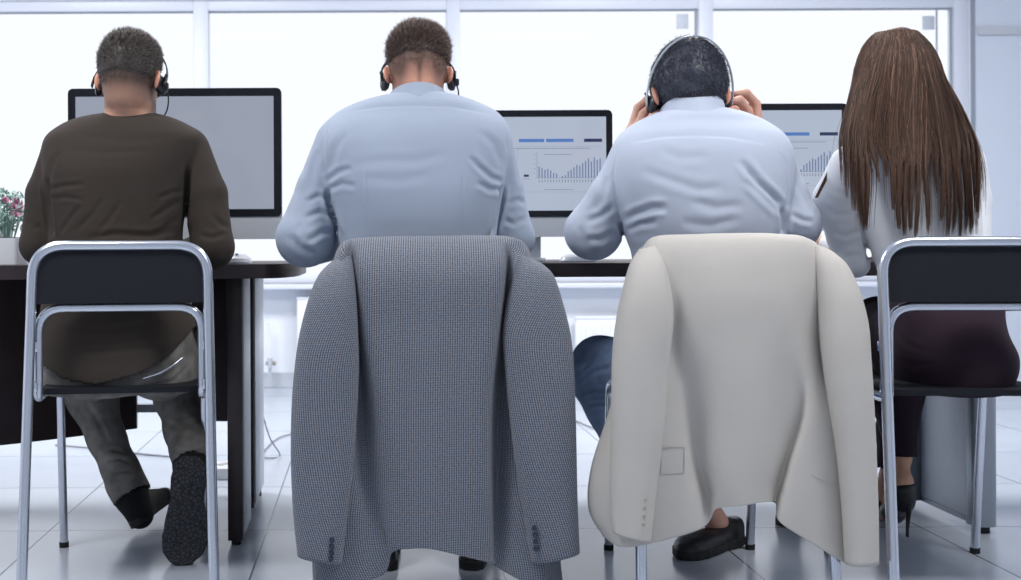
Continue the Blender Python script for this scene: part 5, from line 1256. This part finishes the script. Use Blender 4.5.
def linen_jacket():
    t = empty('jacket', tuple(P(738, 400, 2.62)), 'cream linen jacket draped over the back of a chair, pocket flaps showing', 'jacket')
    m = M_linen
    rows = [
        [(655, 256, 2.800), (657, 254, 2.780), (662, 253, 2.760), (672, 252, 2.760), (690, 252, 2.760), (715, 252, 2.760), (740, 252, 2.760), (765, 252, 2.760), (785, 252, 2.760), (798, 253, 2.760), (806, 254, 2.760), (811, 256, 2.780), (812, 260, 2.800)],
        [(648, 244, 2.755), (652, 240, 2.715), (659, 237.5, 2.690), (672, 236.5, 2.687), (690, 236, 2.685), (715, 236, 2.685), (740, 236, 2.685), (765, 236, 2.685), (785, 236.5, 2.685), (798, 237, 2.687), (806, 239, 2.690), (814, 243, 2.715), (819, 250, 2.755)],
        [(640, 258, 2.720), (645, 252, 2.660), (655, 246, 2.635), (670, 243, 2.626), (690, 242, 2.618), (715, 241, 2.614), (740, 241, 2.614), (765, 241, 2.614), (785, 242, 2.616), (798, 243, 2.622), (808, 246, 2.632), (820, 252, 2.660), (827, 260, 2.720)],
        [(630, 300, 2.688), (640, 296, 2.638), (656, 290, 2.600), (674, 290, 2.598), (690, 288, 2.588), (715, 286, 2.580), (740, 286, 2.578), (765, 286, 2.580), (786, 287, 2.588), (802, 290, 2.600), (816, 292, 2.618), (830, 297, 2.638), (842, 305, 2.688)],
        [(625, 350, 2.668), (638, 348, 2.618), (655, 345, 2.592), (674, 343, 2.606), (686, 342, 2.590), (715, 342, 2.574), (740, 342, 2.570), (765, 342, 2.574), (790, 343, 2.588), (808, 345, 2.613), (820, 348, 2.633), (832, 350, 2.643), (846, 356, 2.688)],
        [(610, 410, 2.648), (625, 412, 2.608), (650, 412, 2.588), (678, 410, 2.594), (692, 408, 2.610), (715, 406, 2.578), (740, 406, 2.568), (768, 406, 2.576), (798, 408, 2.613), (808, 412, 2.594), (822, 416, 2.602), (840, 420, 2.618), (852, 420, 2.648)],
        [(592, 466, 2.638), (612, 476, 2.598), (645, 476, 2.580), (684, 466, 2.583), (697, 460, 2.616), (715, 458, 2.580), (740, 458, 2.568), (768, 458, 2.578), (786, 460, 2.620), (792, 468, 2.586), (814, 480, 2.590), (842, 490, 2.608), (858, 490, 2.638)],
        [(589, 508, 2.638), (612, 516, 2.598), (648, 516, 2.576), (690, 502, 2.578), (706, 492, 2.618), (718, 490, 2.583), (740, 488, 2.570), (764, 486, 2.580), (778, 488, 2.620), (784, 502, 2.582), (812, 522, 2.586), (844, 536, 2.603), (862, 534, 2.638)],
        [(604, 536, 2.638), (622, 547, 2.598), (652, 543, 2.576), (692, 532, 2.578), (708, 523, 2.600), (716, 509, 2.590), (740, 506, 2.572), (764, 502, 2.580), (776, 504, 2.620), (780, 522, 2.582), (812, 543, 2.586), (846, 563, 2.600), (866, 562, 2.638)]]
    cr = [([(741, 250), (741, 370), (740, 500)], .9, .0010), ([(668, 262), (672, 290), (676, 312)], 4, .005), ([(664, 300), (674, 308), (678, 318)], 3, .004), ([(790, 262), (796, 300), (800, 350)], 5, .004), ([(775, 260), (778, 330), (782, 420)], 7, .004),
          ([(700, 280), (698, 340), (702, 400)], 8, .003), ([(760, 300), (757, 380), (762, 460)], 8, .003)]
    b = sheet('body', rows, m, t, 7, 9, .004, .0016, 13, cr=cr)
    # pocket flaps
    def strip(pts, w=.0012):
        pts = [(a_, b_, c_ - .0125) for a_, b_, c_ in pts]
        return MB().tube([P(*q) for q in pts], w, 6)
    for q, nm in (([(661, 447, 2.590), (661, 473.5, 2.588), (672, 474, 2.588), (684, 472.5, 2.590), (684.5, 447, 2.596), (661, 447, 2.590)], 'pocket_flap'), ([(814, 458, 2.601), (809, 462, 2.600), (807.5, 471, 2.598), (812, 475.5, 2.598), (839, 486, 2.606)], 'pocket_flap')):
        strip(q, .0008).build(nm, M_linenline, b)
    sl = [(250, 641, 246, 654, 2.650, .020), (266, 631, 262, 662, 2.625, .034), (290, 624, 288, 668, 2.606, .042), (320, 617, 318, 671, 2.596, .046), (355, 613, 352, 668, 2.590, .046), (400, 612, 398, 664, 2.584, .042), (450, 612, 448, 659, 2.578, .038), (500, 612, 502, 653, 2.572, .034), (532, 614, 541, 649, 2.568, .032)]
    crl = [([(650, 262), (646, 300), (652, 340), (650, 400)], 5, .005), ([(664, 270), (668, 300), (670, 330)], 3, .003), ([(655, 335), (640, 350), (620, 348)], 5, .003), ([(630, 300), (628, 360), (632, 430)], 6, .003), ([(640, 450), (642, 500), (645, 536)], 5, .002)]
    s1 = sleeve('sleeve', sl, m, t, 15, crl, amp=.002)
    sr = [(246, 815, 256, 834, 2.655, .020), (262, 816, 268, 846, 2.635, .032), (290, 819, 294, 858, 2.616, .040), (320, 821, 324, 866, 2.606, .044), (355, 824, 358, 869, 2.598, .044), (400, 830, 402, 872, 2.590, .041), (450, 838, 450, 874, 2.584, .037), (505, 844, 505, 875, 2.578, .034), (564, 848, 561, 875, 2.572, .031)]
    crr = [([(828, 262), (826, 300), (830, 340)], 4, .005), ([(846, 300), (842, 350), (850, 410)], 6, .004), ([(830, 350), (848, 356), (866, 350)], 5, .002), ([(856, 430), (862, 480), (860, 540)], 5, .002)]
    s2 = sleeve('sleeve', sr, m, t, 16, crr, amp=.002)
    buttons(s1, [(645, 500, 2.5375), (644.5, 508, 2.5370), (644, 516, 2.5365), (643.5, 524, 2.536)], M_button2, .0045)
    buttons(s2, [(865, 524, 2.5435), (865, 532, 2.5430), (865, 540, 2.5425), (865, 548, 2.542)], M_button2, .0045)
    return t
tweed_jacket(); linen_jacket()
